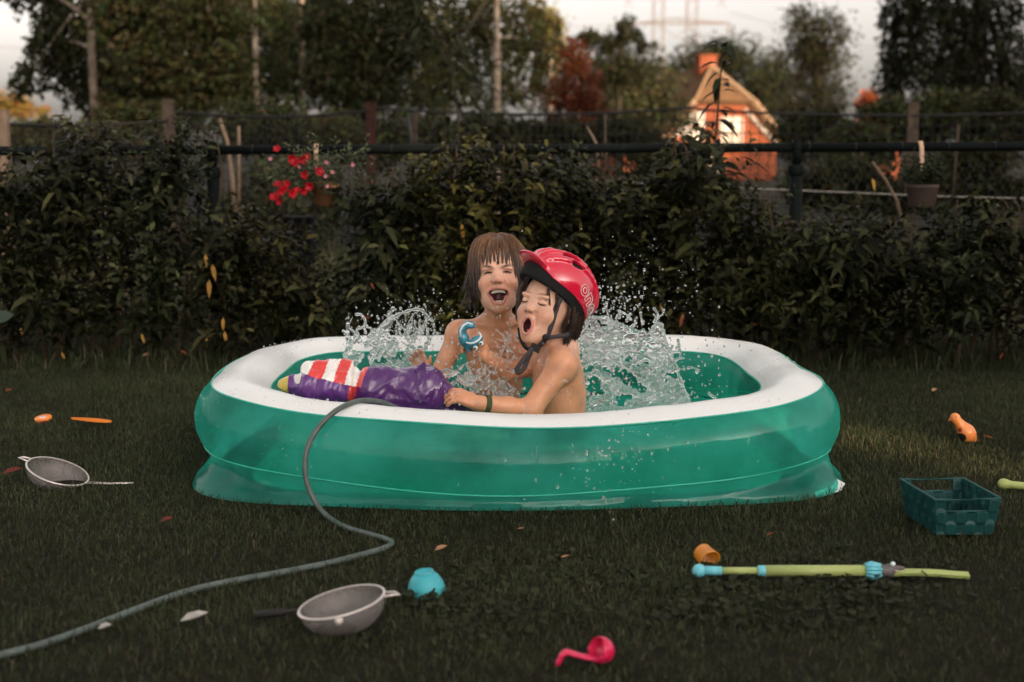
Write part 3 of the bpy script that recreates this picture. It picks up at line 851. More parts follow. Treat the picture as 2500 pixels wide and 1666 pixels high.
# ================================================================== COTTAGE, SHED, PYLON
m_brick = mat('orange_brick', (.20, .052, .020), .85, .2, noise=(1.2, .35), bump=(6, .3, .02))
m_thatch = mat('brown_thatch', (.13, .07, .035), .95, .1, noise=(2.5, .4), bump=(12, .8, .05))
m_white = mat('white_paint', (.34, .29, .23), .5, .4)
m_barge = mat('tan_bargeboard', (.26, .16, .09), .7, .3)
m_glass = mat('window_glass', (.03, .03, .03), .05, .8)
def cottage():
    Y = 80.0
    s = FPX / Y
    cx = at(1768, 300, Y)[0]
    e = empty('cottage', (cx, Y, 0), 'orange brick cottage with half-hipped thatched roof and red chimney', 'house')
    Rz = eul(0, 0, R(17))
    def W(p): return np.array(p) @ Rz.T + np.array([cx, Y, 0])
    hw, ez, az, hz, ln = 3.85, 2.1, 6.35, 4.35, 12.0     # half width, eaves, apex, hip foot, length
    xh = hw * (az - hz) / (az - ez)
    # gable wall
    wv = [(-3.4, .25, 0), (3.4, .25, 0), (3.4, .25, 2.45), (xh * .98, .25, hz - .05), (-xh * .98, .25, hz - .05), (-3.4, .25, 2.45)]
    wb = [(x, ln, z) for x, y, z in wv]
    MB().add([W(p) for p in wv + wb], [(0, 1, 2, 3, 4, 5), (11, 10, 9, 8, 7, 6), (1, 7, 8, 2), (0, 5, 11, 6)]).build('wall', m_brick, e, False)
    # roof slopes and hip as thick slabs
    def slab(name, pts, t, m, par=e):
        P = np.array(pts, float); n = np.cross(P[1] - P[0], P[2] - P[0]); n /= np.linalg.norm(n)
        Q = np.concatenate([P, P - n * t]); k = len(P)
        fs = [tuple(range(k)), tuple(range(2 * k - 1, k - 1, -1))] + [(i, i + k, (i + 1) % k + k, (i + 1) % k) for i in range(k)]
        return MB().add([W(p) for p in Q], fs).build(name, m, par, False)
    ry = 1.9
    rl = slab('roof', [(0, ry, az), (0, ln, az), (-hw, ln, ez), (-hw, 0, ez), (-xh, 0, hz)], .32, m_thatch)
    rr = slab('roof', [(0, ln, az), (0, ry, az), (xh, 0, hz), (hw, 0, ez), (hw, ln, ez)], .32, m_thatch)
    hip = slab('hip', [(0, ry - .02, az), (-xh, -.03, hz), (xh, -.03, hz)], .3, m_thatch)
    for sgn, rf in ((-1, rl), (1, rr)):
        b = MB()
        p0, p1 = np.array([sgn * xh, -.06, hz]), np.array([sgn * (hw + .1), -.06, ez - .1])
        q0 = np.array([0, ry - .1, az + .03])
        b.tube([W(p0), W(p1)], .15, 6)
        b.tube([W(q0), W(p0)], .13 if sgn > 0 else .05, 6)
        b.build('bargeboard', m_barge, rf, False)
        b2 = MB()
        a0, a1 = np.array([sgn * (xh - .5), .14, hz - .45]), np.array([sgn * (hw - .42), .14, ez - .25])
        b2.tube([W(a0), W(a1)], .11, 6)
        b2.build('white_trim', m_white, rf, False)
    for x0, z0, w, h in ((-1.75, 2.95, 1.15, 1.5), (.55, 2.55, 1.25, 1.75), (-.6, .75, 1.1, 1.2)):
        win = MB()
        for bx, bz, sx, sz in ((0, h / 2, w, .12), (0, -h / 2, w, .12), (-w / 2, 0, .12, h), (w / 2, 0, .12, h), (0, 0, .07, h), (0, .1, w, .07)):
            c = W((x0 + bx, .19, z0 + bz)); win.box(c, (sx + .02, .1, sz), Rz)
        wo = win.build('window', m_white, e, False)
        for k in (-1, 1):
            for q in (-1, 1):
                c = W((x0 + k * w / 4, .215, z0 + q * h / 4)); MB().box(c, (w / 2 - .1, .02, h / 2 - .1), Rz).build('pane', MATS['pane_reflection'] if 'pane_reflection' in MATS else mat('pane_reflection', (.26, .22, .16), .25, .6), wo, False)  # pale colour stands in for the bright reflection in the panes
    ch = MB().box(W((0, 2.6, az + .05)), (1.0, .8, 1.1), Rz).build('chimney', m_brick, e, False)
    MB().box(W((0, 2.6, az + .62)), (1.12, .92, .12), Rz).build('chimney_cap', m_brick, ch, False)
    wing = MB().box(W((-4.6, 3.5, 1.1)), (2.2, 4.0, 2.2), Rz).build('side_wing', m_brick, e, False)
    slabp = [(-3.3, 1.2, 3.3), (-3.3, 5.8, 3.3), (-6.0, 5.8, 1.9), (-6.0, 1.2, 1.9)]
    slab('wing_roof', slabp, .2, m_thatch, wing)
    return e
cottage()
def shed():
    Y = 72.0
    cx = at(2140, 300, Y)[0]
    e = empty('brick_shed', (cx, Y, 0), 'small red brick shed half hidden by bushes right of the post', 'shed')
    m_tile = mat('red_roof_tile', (.36, .085, .035), .8, .2, noise=(2, .3))
    MB().box((cx, Y + 2, 1.0), (2.6, 3.4, 2.0)).build('wall', m_brick, e, False)
    for sgn in (-1, 1):
        MB().add([(cx, Y + .1, 3.3), (cx, Y + 3.9, 3.3), (cx + sgn * 1.6, Y + 3.9, 1.9), (cx + sgn * 1.6, Y + .1, 1.9), (cx, Y + .1, 3.18), (cx, Y + 3.9, 3.18), (cx + sgn * 1.6, Y + 3.9, 1.78), (cx + sgn * 1.6, Y + .1, 1.78)],
                 [(0, 1, 2, 3), (4, 7, 6, 5), (0, 3, 7, 4), (2, 1, 5, 6), (3, 2, 6, 7)]).build('roof', m_tile, e, False)
    MB().add([(cx - 1.3, Y + .3, 2), (cx + 1.3, Y + .3, 2), (cx, Y + .3, 3.1), (cx - 1.3, Y + .4, 2), (cx + 1.3, Y + .4, 2), (cx, Y + .4, 3.1)], [(0, 1, 2), (5, 4, 3), (0, 3, 4, 1), (1, 4, 5, 2), (2, 5, 3, 0)]).build('gable', m_brick, e, False)
    MB().box((cx - .3, Y + .27, .95), (.9, .06, 1.9)).build('door', m_white, e, False)
shed()
m_steel = mat('pale_galvanised_steel', (.20, .16, .14), .6, .3)
def pylon():
    Y = 330.0
    e = empty('power_pylon', (float(at(1650, 400, Y)[0]), Y, 0), 'pale lattice power pylon with two legs against the sky', 'pylon')
    top = float(at(1650, -190, Y)[2])
    for px in (1608, 1690):
        b = MB()
        x = float(at(px, 0, Y)[0]); w = 1.15
        for sx in (-1, 1):
            for sy in (-1, 1):
                b.tube([(x + sx * w, Y + sy * w, 0), (x + sx * w, Y + sy * w, top)], .10, 4)
        z = 0; k = 0
        while z < top - 3:
            sg = 1 if k % 2 else -1
            b.tube([(x - sg * w, Y - w, z), (x + sg * w, Y - w, z + 3)], .055, 3, False)
            b.tube([(x - w, Y + sg * w, z), (x - w, Y - sg * w, z + 3)], .055, 3, False)
            b.tube([(x + sg * w, Y + w, z), (x - sg * w, Y + w, z + 3)], .055, 3, False)
            z += 3; k += 1
        b.build('leg', m_steel, e, False)
    for (pa, pb, py, hh) in ((1545, 1782, 58, 12), (1500, 1800, -120, 14)):
        b = MB()
        a, c = at(pa, py, Y), at(pb, py, Y)
        m1 = at(1650, py - hh, Y)
        for dy in (-1.1, 1.1):
            b.tube([a + (0, dy, 0), c + (0, dy, 0)], .10, 4)
            b.tube([a + (0, dy, 0), m1 + (0, dy, 0), c + (0, dy, 0)], .09, 4)
            for q in np.linspace(.06, .94, 12):
                p = a * (1 - q) + c * q
                zt = a[2] + (m1[2] - a[2]) * (1 - abs(q * 2 - 1))
                b.tube([p + (0, dy, 0), (p[0] + .8, p[1] + dy, zt)], .05, 3, False)
        b.build('crossarm', m_steel, e, False)
    b = MB()
    for (x0, x1) in ((1610, 1650), (1688, 1650)):
        b.tube([at(x0, 60, Y), at(x1, 92, Y)], .08, 4)
    b.build('brace', m_steel, e, False)
    for (px, py) in ((1548, 58), (1780, 58), (1535, -10), (1762, -10)):
        o = MB()
        p = at(px, py, Y)
        o.tube([p, p + (1.2 * (1 if px < 1650 else -1) * -.6, 0, -2.6)], .12, 5)
        o.tube([p, p + (1.2 * (1 if px < 1650 else -1) * .6, 0, -2.6)], .12, 5)
        o.build('insulator', m_steel, e, False)
pylon()
for (a, b, lab) in (((1782, 30, 330), (3300, 330, 250), 'thin power cable sloping down to the right from the pylon'),
                    ((1545, 62, 330), (-900, -30, 200), 'thin power cable running left from the pylon'),
                    ((-300, 78, 180), (520, 96, 240), 'faint power cable crossing the sky gap at the far left')):
    P0, P1 = at(*a), at(*b)
    pts = [P0 * (1 - t) + P1 * t - np.array([0, 0, 8 * t * (1 - t)]) for t in np.linspace(0, 1, 14)]
    tag(MB().tube(pts, .05, 4).build('power_cable', m_steel), lab, 'cable')

# unseen blocks added to keep sun off; their gap shapes the sunlit lawn strip
def sun_blocker(q0, q1, label):
    S = np.array([1.27 + .6 * 27, 4.35 - .8 * 27]); w = np.array([.8, .6]); s = np.array([.6, -.8])
    c = S + w * (q0 + q1) / 2 + s * 4
    e = empty('sun_blocker', (c[0], c[1], 0), label, 'house')
    Rz = np.array([[.8, .6, 0], [.6, -.8, 0], [0, 0, 1]])     # columns: along the row, away from the garden
    Rm = np.stack([np.append(w, 0), np.append(s, 0), (0, 0, 1)], 1)
    L = q1 - q0
    MB().box((c[0], c[1], 4.5), (L, 8, 9), Rm).build('wall', m_brick, e, False)
    P = [(-L / 2, -4.3, 8.8), (L / 2, -4.3, 8.8), (L / 2, 0, 13.6), (-L / 2, 0, 13.6), (-L / 2, 4.3, 8.8), (L / 2, 4.3, 8.8)]
    P = np.array(P) @ Rm.T + np.array([c[0], c[1], 0])
    MB().add(P, [(0, 1, 2, 3), (3, 2, 5, 4), (0, 3, 4), (1, 5, 2)]).build('roof', MATS['red_roof_tile'], e, False)
    for i in range(int(L / 3)):
        for z in (1.6, 4.6, 7.2):
            p = np.array([-L / 2 + 1.5 + i * 3, -4.03, z]) @ Rm.T + np.array([c[0], c[1], 0])
            MB().box(p, (1.2, .08, 1.4), Rm).build('window', m_glass, e, False)
sun_blocker(.17, 27, 'long unseen house block added behind the viewer to shade the garden, right of the gap')
sun_blocker(-11, -.17, 'shorter unseen house block added behind the viewer to shade the garden, left of the gap')

# ================================================================== INFLATABLE POOL
def film_mat(name, col, tr=.35, rough=.14, streak=True):
    m = bpy.data.materials.new(name); m.use_nodes = True
    N, Lk = m.node_tree.nodes, m.node_tree.links
    b = N['Principled BSDF']; out = N['Material Output']
    b.inputs['Base Color'].default_value = (*col, 1); b.inputs['Roughness'].default_value = rough
    b.inputs['Specular IOR Level'].default_value = .8
    tl = N.new('ShaderNodeBsdfTranslucent'); tl.inputs['Color'].default_value = (.20, .95, .80, 1)
    tp = N.new('ShaderNodeBsdfTransparent'); tp.inputs['Color'].default_value = (.26, .84, .72, 1)
    m1 = N.new('ShaderNodeMixShader'); m1.inputs['Fac'].default_value = .62
    Lk.new(b.outputs[0], m1.inputs[1]); Lk.new(tl.outputs[0], m1.inputs[2])
    m2 = N.new('ShaderNodeMixShader'); m2.inputs['Fac'].default_value = tr
    Lk.new(m1.outputs[0], m2.inputs[1]); Lk.new(tp.outputs[0], m2.inputs[2])
    Lk.new(m2.outputs[0], out.inputs['Surface'])
    tc = N.new('ShaderNodeTexCoord'); mp = N.new('ShaderNodeMapping')
    mp.inputs['Scale'].default_value = (1, 1, .22) if streak else (1, 1, 1)
    nz = N.new('ShaderNodeTexNoise'); nz.inputs['Scale'].default_value = 38; nz.inputs['Detail'].default_value = 4
    bp = N.new('ShaderNodeBump'); bp.inputs['Strength'].default_value = .22; bp.inputs['Distance'].default_value = .006
    Lk.new(tc.outputs['Object'], mp.inputs['Vector']); Lk.new(mp.outputs['Vector'], nz.inputs['Vector'])
    Lk.new(nz.outputs['Fac'], bp.inputs['Height']); Lk.new(bp.outputs['Normal'], b.inputs['Normal'])
    n2 = N.new('ShaderNodeTexNoise'); n2.inputs['Scale'].default_value = 3.6; n2.inputs['Detail'].default_value = 6      # cloudy wet and dry patches
    Lk.new(tc.outputs['Object'], n2.inputs['Vector'])
    mr = N.new('ShaderNodeMapRange'); mr.inputs['From Min'].default_value = .35; mr.inputs['From Max'].default_value = .68
    mr.inputs['To Min'].default_value = tr + .26; mr.inputs['To Max'].default_value = tr - .16
    Lk.new(n2.outputs['Fac'], mr.inputs['Value']); Lk.new(mr.outputs['Result'], m2.inputs['Fac'])
    MATS[name] = m
    return m
m_film = film_mat('teal_vinyl_film', (.075, .56, .47), .50, .03)
m_film_sk = film_mat('teal_vinyl_skirt', (.055, .46, .37), .34, .06)
m_film_in = film_mat('teal_vinyl_inner', (.055, .46, .38), .62, .2, False)
m_vinyl = mat('white_vinyl', (.88, .87, .855), .28, .5, noise=(3, .05), bump=(9, .12, .02), transl=.20)
m_seam = mat('teal_weld', (.05, .50, .38), .3, .5, transl=.3)
m_water = mat('water', (.93, 1.0, .98), .0, .5, trans=1.0, ior=1.333)

def spray_mat():
    m = bpy.data.materials.new('whitened_water'); m.use_nodes = True
    N, Lk = m.node_tree.nodes, m.node_tree.links
    b = N['Principled BSDF']
    b.inputs['Base Color'].default_value = (.96, 1, .99, 1); b.inputs['Roughness'].default_value = 0; b.inputs['IOR'].default_value = 1.333
    b.inputs['Transmission Weight'].default_value = 1
    t = N.new('ShaderNodeBsdfTranslucent'); t.inputs['Color'].default_value = (.95, .95, .94, 1)
    d = N.new('ShaderNodeBsdfDiffuse'); d.inputs['Color'].default_value = (.95, .95, .94, 1)
    a = N.new('ShaderNodeMixShader'); a.inputs['Fac'].default_value = .5
    Lk.new(t.outputs[0], a.inputs[1]); Lk.new(d.outputs[0], a.inputs[2])
    c = N.new('ShaderNodeMixShader'); c.inputs['Fac'].default_value = .13          # white mixed in for the bright sky the thrown water would reflect
    Lk.new(b.outputs[0], c.inputs[1]); Lk.new(a.outputs[0], c.inputs[2])
    Lk.new(c.outputs[0], N['Material Output'].inputs['Surface'])
    MATS['whitened_water'] = m
    return m
m_spray = spray_mat()
NP = len(POOL_C)
T = np.roll(POOL_C, -1, 0) - np.roll(POOL_C, 1, 0)
PN = np.stack([T[:, 1], -T[:, 0], T[:, 0] * 0], 1); PN /= np.linalg.norm(PN, axis=1)[:, None]
cen = POOL_C.mean(0)
if ((POOL_C - cen) * PN).sum() < 0: PN = -PN
UP = np.array([0, 0, 1.0])
# slow unevenness of the blown-up tube
arc = np.arange(NP) / NP * 2 * math.pi
r_loc = POOL_R * (1 + .025 * np.sin(arc * 5 + 1) + .02 * np.sin(arc * 9))
def tube_pts(phi, extra=0.0):
    """phi in degrees from straight up, positive outwards; returns (len(phi), NP, 3)"""
    out = []
    for p in np.atleast_1d(phi):
        a = R(p)
        q = POOL_C + (r_loc + extra)[:, None] * (math.sin(a) * PN + math.cos(a) * UP)
        q[:, 2] = np.maximum(q[:, 2], .006)
        out.append(q)
    return np.array(out)
def loop_faces(nr, n):
    Fs = []
    for i in range(nr - 1):
        a = i * n + np.arange(n); b = i * n + (np.arange(n) + 1) % n
        Fs.append(np.stack([a, b, b + n, a + n], 1))
    return np.concatenate(Fs)
pool = empty('inflatable_pool', (.03, 4.28, 0), 'sagging inflatable paddling pool with teal see-through walls and white rim', 'pool')
SEAM_O, SEAM_I, SEAM_L = 37, -50, 127
def band(name, a, b, n, m, wr=0.0, seed=0):
    V = tube_pts(np.linspace(a, b, n))
    if wr:
        for i in range(n):
            w = vnoise(V[i], 6.5, seed) * wr + vnoise(V[i], 16, seed + 1) * wr * .35
            V[i] += w[:, None] * (V[i] - POOL_C) / POOL_R
    return npmesh(name, V.reshape(-1, 3), loop_faces(n, NP), m, pool)
band('rim_top', SEAM_I, SEAM_O, 15, m_vinyl, .0035, 3)
band('outer_wall', SEAM_O, SEAM_L, 15, m_film, .0022, 5)
band('inner_wall', SEAM_I, -SEAM_L - 60, 15, m_film_in, .002, 7)
for a in (SEAM_O, SEAM_I, SEAM_L):
    MB().tube(tube_pts(a, .0008)[0], .0028, 6, closed=True).build('seam', m_seam, pool)
# collapsed lower ring: wrinkled skirt down to the grass, flared at the corners
low = tube_pts(SEAM_L)[0]
NR = 11
corner = np.exp(-((np.abs(POOL_C[:, 0] - .03) - .74) / .17) ** 2) * np.exp(-((POOL_C[:, 1] - 3.88) / .22) ** 2)
sk = []
for i in range(NR):
    t = i / (NR - 1)
    q = low.copy()
    z = low[:, 2] * (1 - t) + .004 * t
    off = -.018 * np.sin(math.pi * min(1, t * 1.25)) * (.35 + corner) + corner * .050 * t ** 1.7 - .006 * t
    fold = (vnoise(np.c_[POOL_C[:, :2] * 9 + t * 2.1, np.full(NP, t * 3.0)], 1, 11) * .014 + vnoise(np.c_[POOL_C[:, :2] * 26 + t * 5, np.full(NP, 1.0)], 1, 12) * .008) * math.sin(math.pi * min(1, t + .08)) * (.5 + corner)
    q += (off + fold)[:, None] * PN
    q[:, 2] = z
    sk.append(q)
npmesh('skirt', np.array(sk).reshape(-1, 3), loop_faces(NR, NP), m_film_sk, pool)
floor_e = POOL_C - PN * .035
fv = np.concatenate([floor_e * np.array([1, 1, 0]) + np.array([0, 0, .010]), [[cen[0], cen[1], .010]]])
npmesh('floor', fv, np.array([(i, (i + 1) % NP, NP) for i in range(NP)]), mat('teal_vinyl_floor', (.03, .40, .32), .3, .4), pool)
# loose white corner of the base sheet
fl = MB()
c0 = np.array([.915, 3.815, .004])
fl.add([c0 + np.array(p) for p in ((-.10, -.085, .0), (-.02, -.025, .002), (.004, .025, .012), (-.018, .036, .022), (-.04, -.005, .010), (-.105, -.066, .008))], [(0, 1, 4, 5), (1, 2, 3, 4)])
fl.build('base_flap', m_vinyl, pool, True)

# ---- water in the pool
NRW = 46
bnd = POOL_C - PN * .112
wv = []
for i in range(NRW):
    t = (i / (NRW - 1)) ** .8
    q = cen * (1 - t) + bnd * t
    d = np.hypot(q[:, 0] - .05, q[:, 1] - 4.2)
    z = .118 + vnoise(q * np.array([1, 1, 0]), 14, 21) * .006 * np.exp(-d * .9) + vnoise(q * np.array([1, 1, 0]), 34, 22) * .0035
    q[:, 2] = z
    wv.append(q)
tag(npmesh('water', np.array(wv).reshape(-1, 3), loop_faces(NRW, NP), m_water), kind='structure')

# ================================================================== SPLASHES AND DROPS
ICO = None
def ico():
    t = (1 + 5 ** .5) / 2
    V = np.array([(-1, t, 0), (1, t, 0), (-1, -t, 0), (1, -t, 0), (0, -1, t), (0, 1, t), (0, -1, -t), (0, 1, -t), (t, 0, -1), (t, 0, 1), (-t, 0, -1), (-t, 0, 1)], float)
    F_ = [(0, 11, 5), (0, 5, 1), (0, 1, 7), (0, 7, 10), (0, 10, 11), (1, 5, 9), (5, 11, 4), (11, 10, 2), (10, 7, 6), (7, 1, 8), (3, 9, 4), (3, 4, 2), (3, 2, 6), (3, 6, 8), (3, 8, 9), (4, 9, 5), (2, 4, 11), (6, 2, 10), (8, 6, 7), (9, 8, 1)]
    V /= np.linalg.norm(V, axis=1)[:, None]
    V = list(map(tuple, V)); out = []; cache = {}
    def mid(a, b):
        k = (min(a, b), max(a, b))
        if k not in cache:
            m = np.array(V[a]) + np.array(V[b]); m /= np.linalg.norm(m); V.append(tuple(m)); cache[k] = len(V) - 1
        return cache[k]
    for a, b, c in F_:
        x, y, z = mid(a, b), mid(b, c), mid(c, a)
        out += [(a, x, z), (b, y, x), (c, z, y), (x, y, z)]
    return np.array(V), np.array(out)
ICO = ico()
def drops(name, P, rad, label, stretch=None, m=None, parent=None):
    V0, F0 = ICO
    n = len(P)
    r_ = np.random.default_rng(n)
    sc = rad[:, None] * (1 + .25 * r_.normal(size=(n, 3))).clip(.6, 1.6)
    sc[:, 2] *= 1 + 1.0 * r_.random(n) ** 4
    V = P[:, None] + V0[None] * sc[:, None]
    if stretch is not None:
        V = P[:, None] + (V0[None] * sc[:, None]) + stretch[:, None] * (V0[None] * sc[:, None] * stretch[:, None]).sum(-1)[..., None] * 1.2
    F_ = (np.arange(n)[:, None, None] * len(V0) + F0[None]).reshape(-1, 3)
    o = npmesh(name, V.reshape(-1, 3), F_, m or m_spray, parent)
    return tag(o, label, 'water' if parent is None else None, kind='stuff')
def in_poly2(x, y, poly):
    return inside_poly(np.stack([x, y], 1), poly)

def sheet_splash(name, label, polys, lo, hi, strands, seed, h=.0028):
    """polys: (outline in photograph pixels, distance, bulge, hole threshold, radius) sheets of flying water; strands: ((px,py,Y)...) with radii"""
    S = SDF(lo, hi, h)
    r = np.random.default_rng(seed)
    for poly, Y0, bulge, hole, rad, tiltY in polys:
        pl = np.array(poly, float)
        x0, y0 = pl.min(0); x1, y1 = pl.max(0)
        step = 4.2
        gx, gy = np.meshgrid(np.arange(x0, x1, step), np.arange(y0, y1, step))
        gx = gx.ravel() + r.uniform(-1.5, 1.5, gx.size); gy = gy.ravel() + r.uniform(-1.5, 1.5, gy.size)
        ok = in_poly2(gx, gy, pl); gx, gy = gx[ok], gy[ok]
        N3 = np.c_[gx * .011, gy * .011, gx * 0 + seed]
        n1 = vnoise(N3, 2.0, seed) + .6 * vnoise(N3, 5.2, seed + 1)
        keep = n1 > hole
        gx, gy, n1, N3 = gx[keep], gy[keep], n1[keep], N3[keep]
        u = (gx - x0) / (x1 - x0); v = (gy - y0) / (y1 - y0)
        Yd = Y0 + bulge * (np.sin(u * math.pi) - .5) + tiltY * (v - .5) + .018 * vnoise(N3, 3.3, seed + 3) + .008 * vnoise(N3, 8.0, seed + 4)
        rr = rad * (.75 + .5 * (.5 + .5 * vnoise(N3, 6.5, seed + 2))) + .0022 * np.exp(-((n1 - hole) / .12) ** 2)
        for a, b, y, q in zip(gx, gy, Yd, rr):
            S.ell(at(a, b, y), (q * 1.15, q * .8, q * 1.15), None, .0035)
    for pts, rads in strands:
        P = spline([at(*p) for p in pts], len(pts) * 5)
        rd = np.interp(np.linspace(0, 1, len(P)), np.linspace(0, 1, len(rads)), rads) * (1 + .35 * np.sin(np.arange(len(P)) * 1.7 + seed))
        S.chain(P, rd, .004)
    V, F_ = S.mesh()
    V = relax(V, F_, 1, .4)
    o = npmesh(name, V, F_, m_spray)
    return tag(o, label, 'splash')
def rnd_strands(n, base, up, Yr, seed, ln=(30, 90), rad=(.0045, .0018)):
    r = np.random.default_rng(seed)
    out = []
    for k in range(n):
        x, y = base(r)
        a = up(r); L = r.uniform(*ln); Y = r.uniform(*Yr)
        p0 = (x, y, Y); c = r.normal() * .35
        p1 = (x + math.cos(a) * L * .5 + c * 10, y - math.sin(a) * L * .5, Y + r.normal() * .01)
        p2 = (x + math.cos(a + c) * L, y - math.sin(a + c) * L, Y + r.normal() * .02)
        out.append(([p0, p1, p2], (rad[0], rad[1], rad[1] * r.uniform(.8, 2.2))))
    return out
# right splash: a tall curtain thrown up behind the helmeted boy
RS = [([(1408, 905), (1402, 800), (1432, 772), (1480, 775), (1520, 792), (1560, 808), (1592, 800), (1612, 792), (1622, 815), (1640, 880), (1662, 940), (1688, 995), (1640, 1005), (1600, 985), (1560, 930), (1500, 890), (1440, 890)], 4.22, .06, -.40, .0040, -.10),
      ([(1412, 1010), (1405, 920), (1450, 905), (1500, 925), (1560, 960), (1610, 960), (1660, 960), (1690, 1000), (1560, 1020), (1440, 1025)], 4.12, .05, -.22, .0042, -.08),
      ([(1450, 900), (1470, 850), (1540, 840), (1620, 850), (1650, 930), (1600, 1000), (1520, 990)], 4.30, .05, .02, .0042, -.06),
      ([(1405, 880), (1402, 810), (1440, 778), (1500, 785), (1560, 815), (1575, 860), (1500, 850), (1450, 880)], 4.27, .04, -.08, .0040, -.04)]
st = rnd_strands(16, lambda r: (r.uniform(1405, 1630), r.uniform(775, 800)), lambda r: r.uniform(1.0, 2.4), (4.18, 4.28), 31, (14, 42), (.004, .0016))
st += rnd_strands(12, lambda r: (r.uniform(1620, 1680), r.uniform(830, 990)), lambda r: r.uniform(-.2, .9), (4.14, 4.22), 32, (12, 34), (.004, .0018))
st += [([(1590, 815, 4.2), (1596, 798, 4.2), (1612, 792, 4.2), (1618, 815, 4.2), (1606, 826, 4.2), (1592, 820, 4.2)], (.005, .004, .006, .005, .004, .004)),
       ([(1610, 800, 4.2), (1640, 870, 4.19), (1662, 930, 4.17), (1686, 992, 4.14)], (.006, .005, .005, .007)),
       ([(1655, 828, 4.3), (1658, 850, 4.3), (1662, 875, 4.3)], (.003, .004, .003)),
       ([(1728, 958, 4.1), (1738, 966, 4.1), (1750, 974, 4.1)], (.0022, .003, .002))]
sheet_splash('water_splash', 'tall clear curtain of splashing water behind the helmeted boy', RS, at(1385, 1040, 4.05) - (0, .1, .03), at(1770, 735, 4.45) + (0, .02, .02), st, 5)
# left splash: a crown with arching threads behind the purple toy
LS = [([(838, 895), (842, 868), (860, 830), (872, 812), (888, 838), (905, 820), (930, 790), (950, 772), (978, 770), (1000, 800), (1040, 825), (1052, 850), (1040, 880), (1000, 900), (900, 905)], 4.52, .05, .06, .0038, -.05),
      ([(860, 905), (870, 870), (920, 850), (980, 840), (1035, 850), (1040, 900), (940, 915)], 4.45, .05, -.30, .0042, -.05)]
st = [([(930, 800, 4.52), (960, 775, 4.52), (1000, 758, 4.52), (1028, 757, 4.52), (1042, 775, 4.52), (1034, 800, 4.52)], (.006, .0045, .004, .0045, .004, .003)),
      ([(895, 845, 4.5), (920, 812, 4.5), (945, 780, 4.5), (960, 752, 4.5)], (.006, .005, .004, .005)),
      ([(870, 806, 4.5), (890, 795, 4.5), (890, 780, 4.5), (880, 768, 4.5), (868, 768, 4.5)], (.003, .003, .0035, .003, .004)),
      ([(838, 808, 4.5), (850, 815, 4.5), (848, 800, 4.5), (850, 790, 4.5)], (.004, .003, .003, .005)),
      ([(845, 812, 4.5), (848, 840, 4.5), (842, 870, 4.48)], (.004, .003, .004)),
      ([(1040, 795, 4.5), (1046, 830, 4.5), (1040, 850, 4.5)], (.003, .004, .004)),
      ([(925, 880, 4.4), (935, 855, 4.42), (952, 838, 4.43)], (.004, .003, .002))]
st += rnd_strands(26, lambda r: (r.uniform(850, 1045), r.uniform(800, 870)), lambda r: r.uniform(.9, 2.3), (4.44, 4.55), 41, (16, 55), (.0042, .0015))
sheet_splash('water_splash', 'ragged crown of splashing water behind the purple inflatable toy', LS, at(815, 925, 4.35) - (.03, .1, .02), at(1075, 735, 4.65) + (.02, .02, .03), st, 8)
# churned water between the two boys
MS = [([(1085, 920), (1130, 905), (1180, 925), (1230, 940), (1270, 960), (1262, 1012), (1190, 1000), (1120, 960)], 4.06, .04, .02, .0042, -.08),
      ([(1050, 915), (1090, 900), (1150, 915), (1200, 930), (1140, 940), (1080, 930)], 4.0, .02, .10, .0036, -.02)]
st = rnd_strands(34, lambda r: (r.uniform(1070, 1270), r.uniform(900, 990)), lambda r: r.uniform(-.3, 3.4), (3.98, 4.1), 51, (14, 50), (.0036, .0014))
st += rnd_strands(8, lambda r: (r.uniform(1215, 1255), r.uniform(825, 880)), lambda r: r.uniform(.8, 2.4), (4.1, 4.14), 52, (18, 46), (.0034, .0014))
sheet_splash('water_splash', 'low churned water and drops between the two boys', MS, at(1035, 1030, 3.95) - (0, .1, .02), at(1300, 790, 4.25) + (.03, .02, .03), st, 12)

def cloud(spec, seed):
    r = np.random.default_rng(seed)
    P, rad = [], []
    for (px, py, sx, sy, n, Y, r0, r1) in spec:
        x = px + r.normal(size=n) * sx; y = py + r.normal(size=n) * sy; Yd = Y + r.normal(size=n) * .06
        for a, b, c in zip(x, y, Yd):
            P.append(at(a, b, c)); rad.append(r0 + (r1 - r0) * r.random() ** 2.6)
    return np.array(P), np.array(rad)
P, rad = cloud([(1500, 750, 60, 36, 210, 4.25, .0011, .0045), (1560, 640, 90, 60, 70, 4.3, .0009, .0024), (1450, 720, 30, 30, 60, 4.2, .0012, .0050), (1660, 760, 60, 60, 50, 4.25, .0009, .0030),
                (1550, 920, 75, 60, 300, 4.08, .0012, .0045), (1720, 900, 50, 50, 46, 4.2, .0012, .0042), (1420, 950, 40, 50, 110, 3.98, .0010, .0032)], 61)
drops('water_drops', P, rad, 'cloud of flying drops around the right splash')
P, rad = cloud([(1010, 790, 42, 30, 260, 4.5, .0012, .0040), (930, 810, 50, 35, 90, 4.5, .0012, .0042), (985, 850, 40, 30, 130, 4.42, .0012, .0040), (1000, 740, 60, 20, 30, 4.5, .001, .003), (860, 850, 20, 30, 40, 4.46, .001, .0032)], 62)
drops('water_drops', P, rad, 'cloud of flying drops around the left splash')
P, rad = cloud([(1160, 930, 50, 35, 260, 3.98, .0011, .0036), (1215, 975, 40, 30, 220, 4.0, .0011, .0036), (1100, 850, 40, 40, 130, 4.1, .0010, .0030), (1240, 850, 30, 30, 110, 4.06, .0010, .0034), (1200, 780, 60, 50, 60, 4.08, .0009, .0028),
                (1350, 940, 50, 60, 90, 3.92, .0009, .0024), (1220, 680, 70, 60, 24, 4.05, .0009, .0022), (1090, 960, 40, 25, 80, 3.86, .001, .003)], 63)
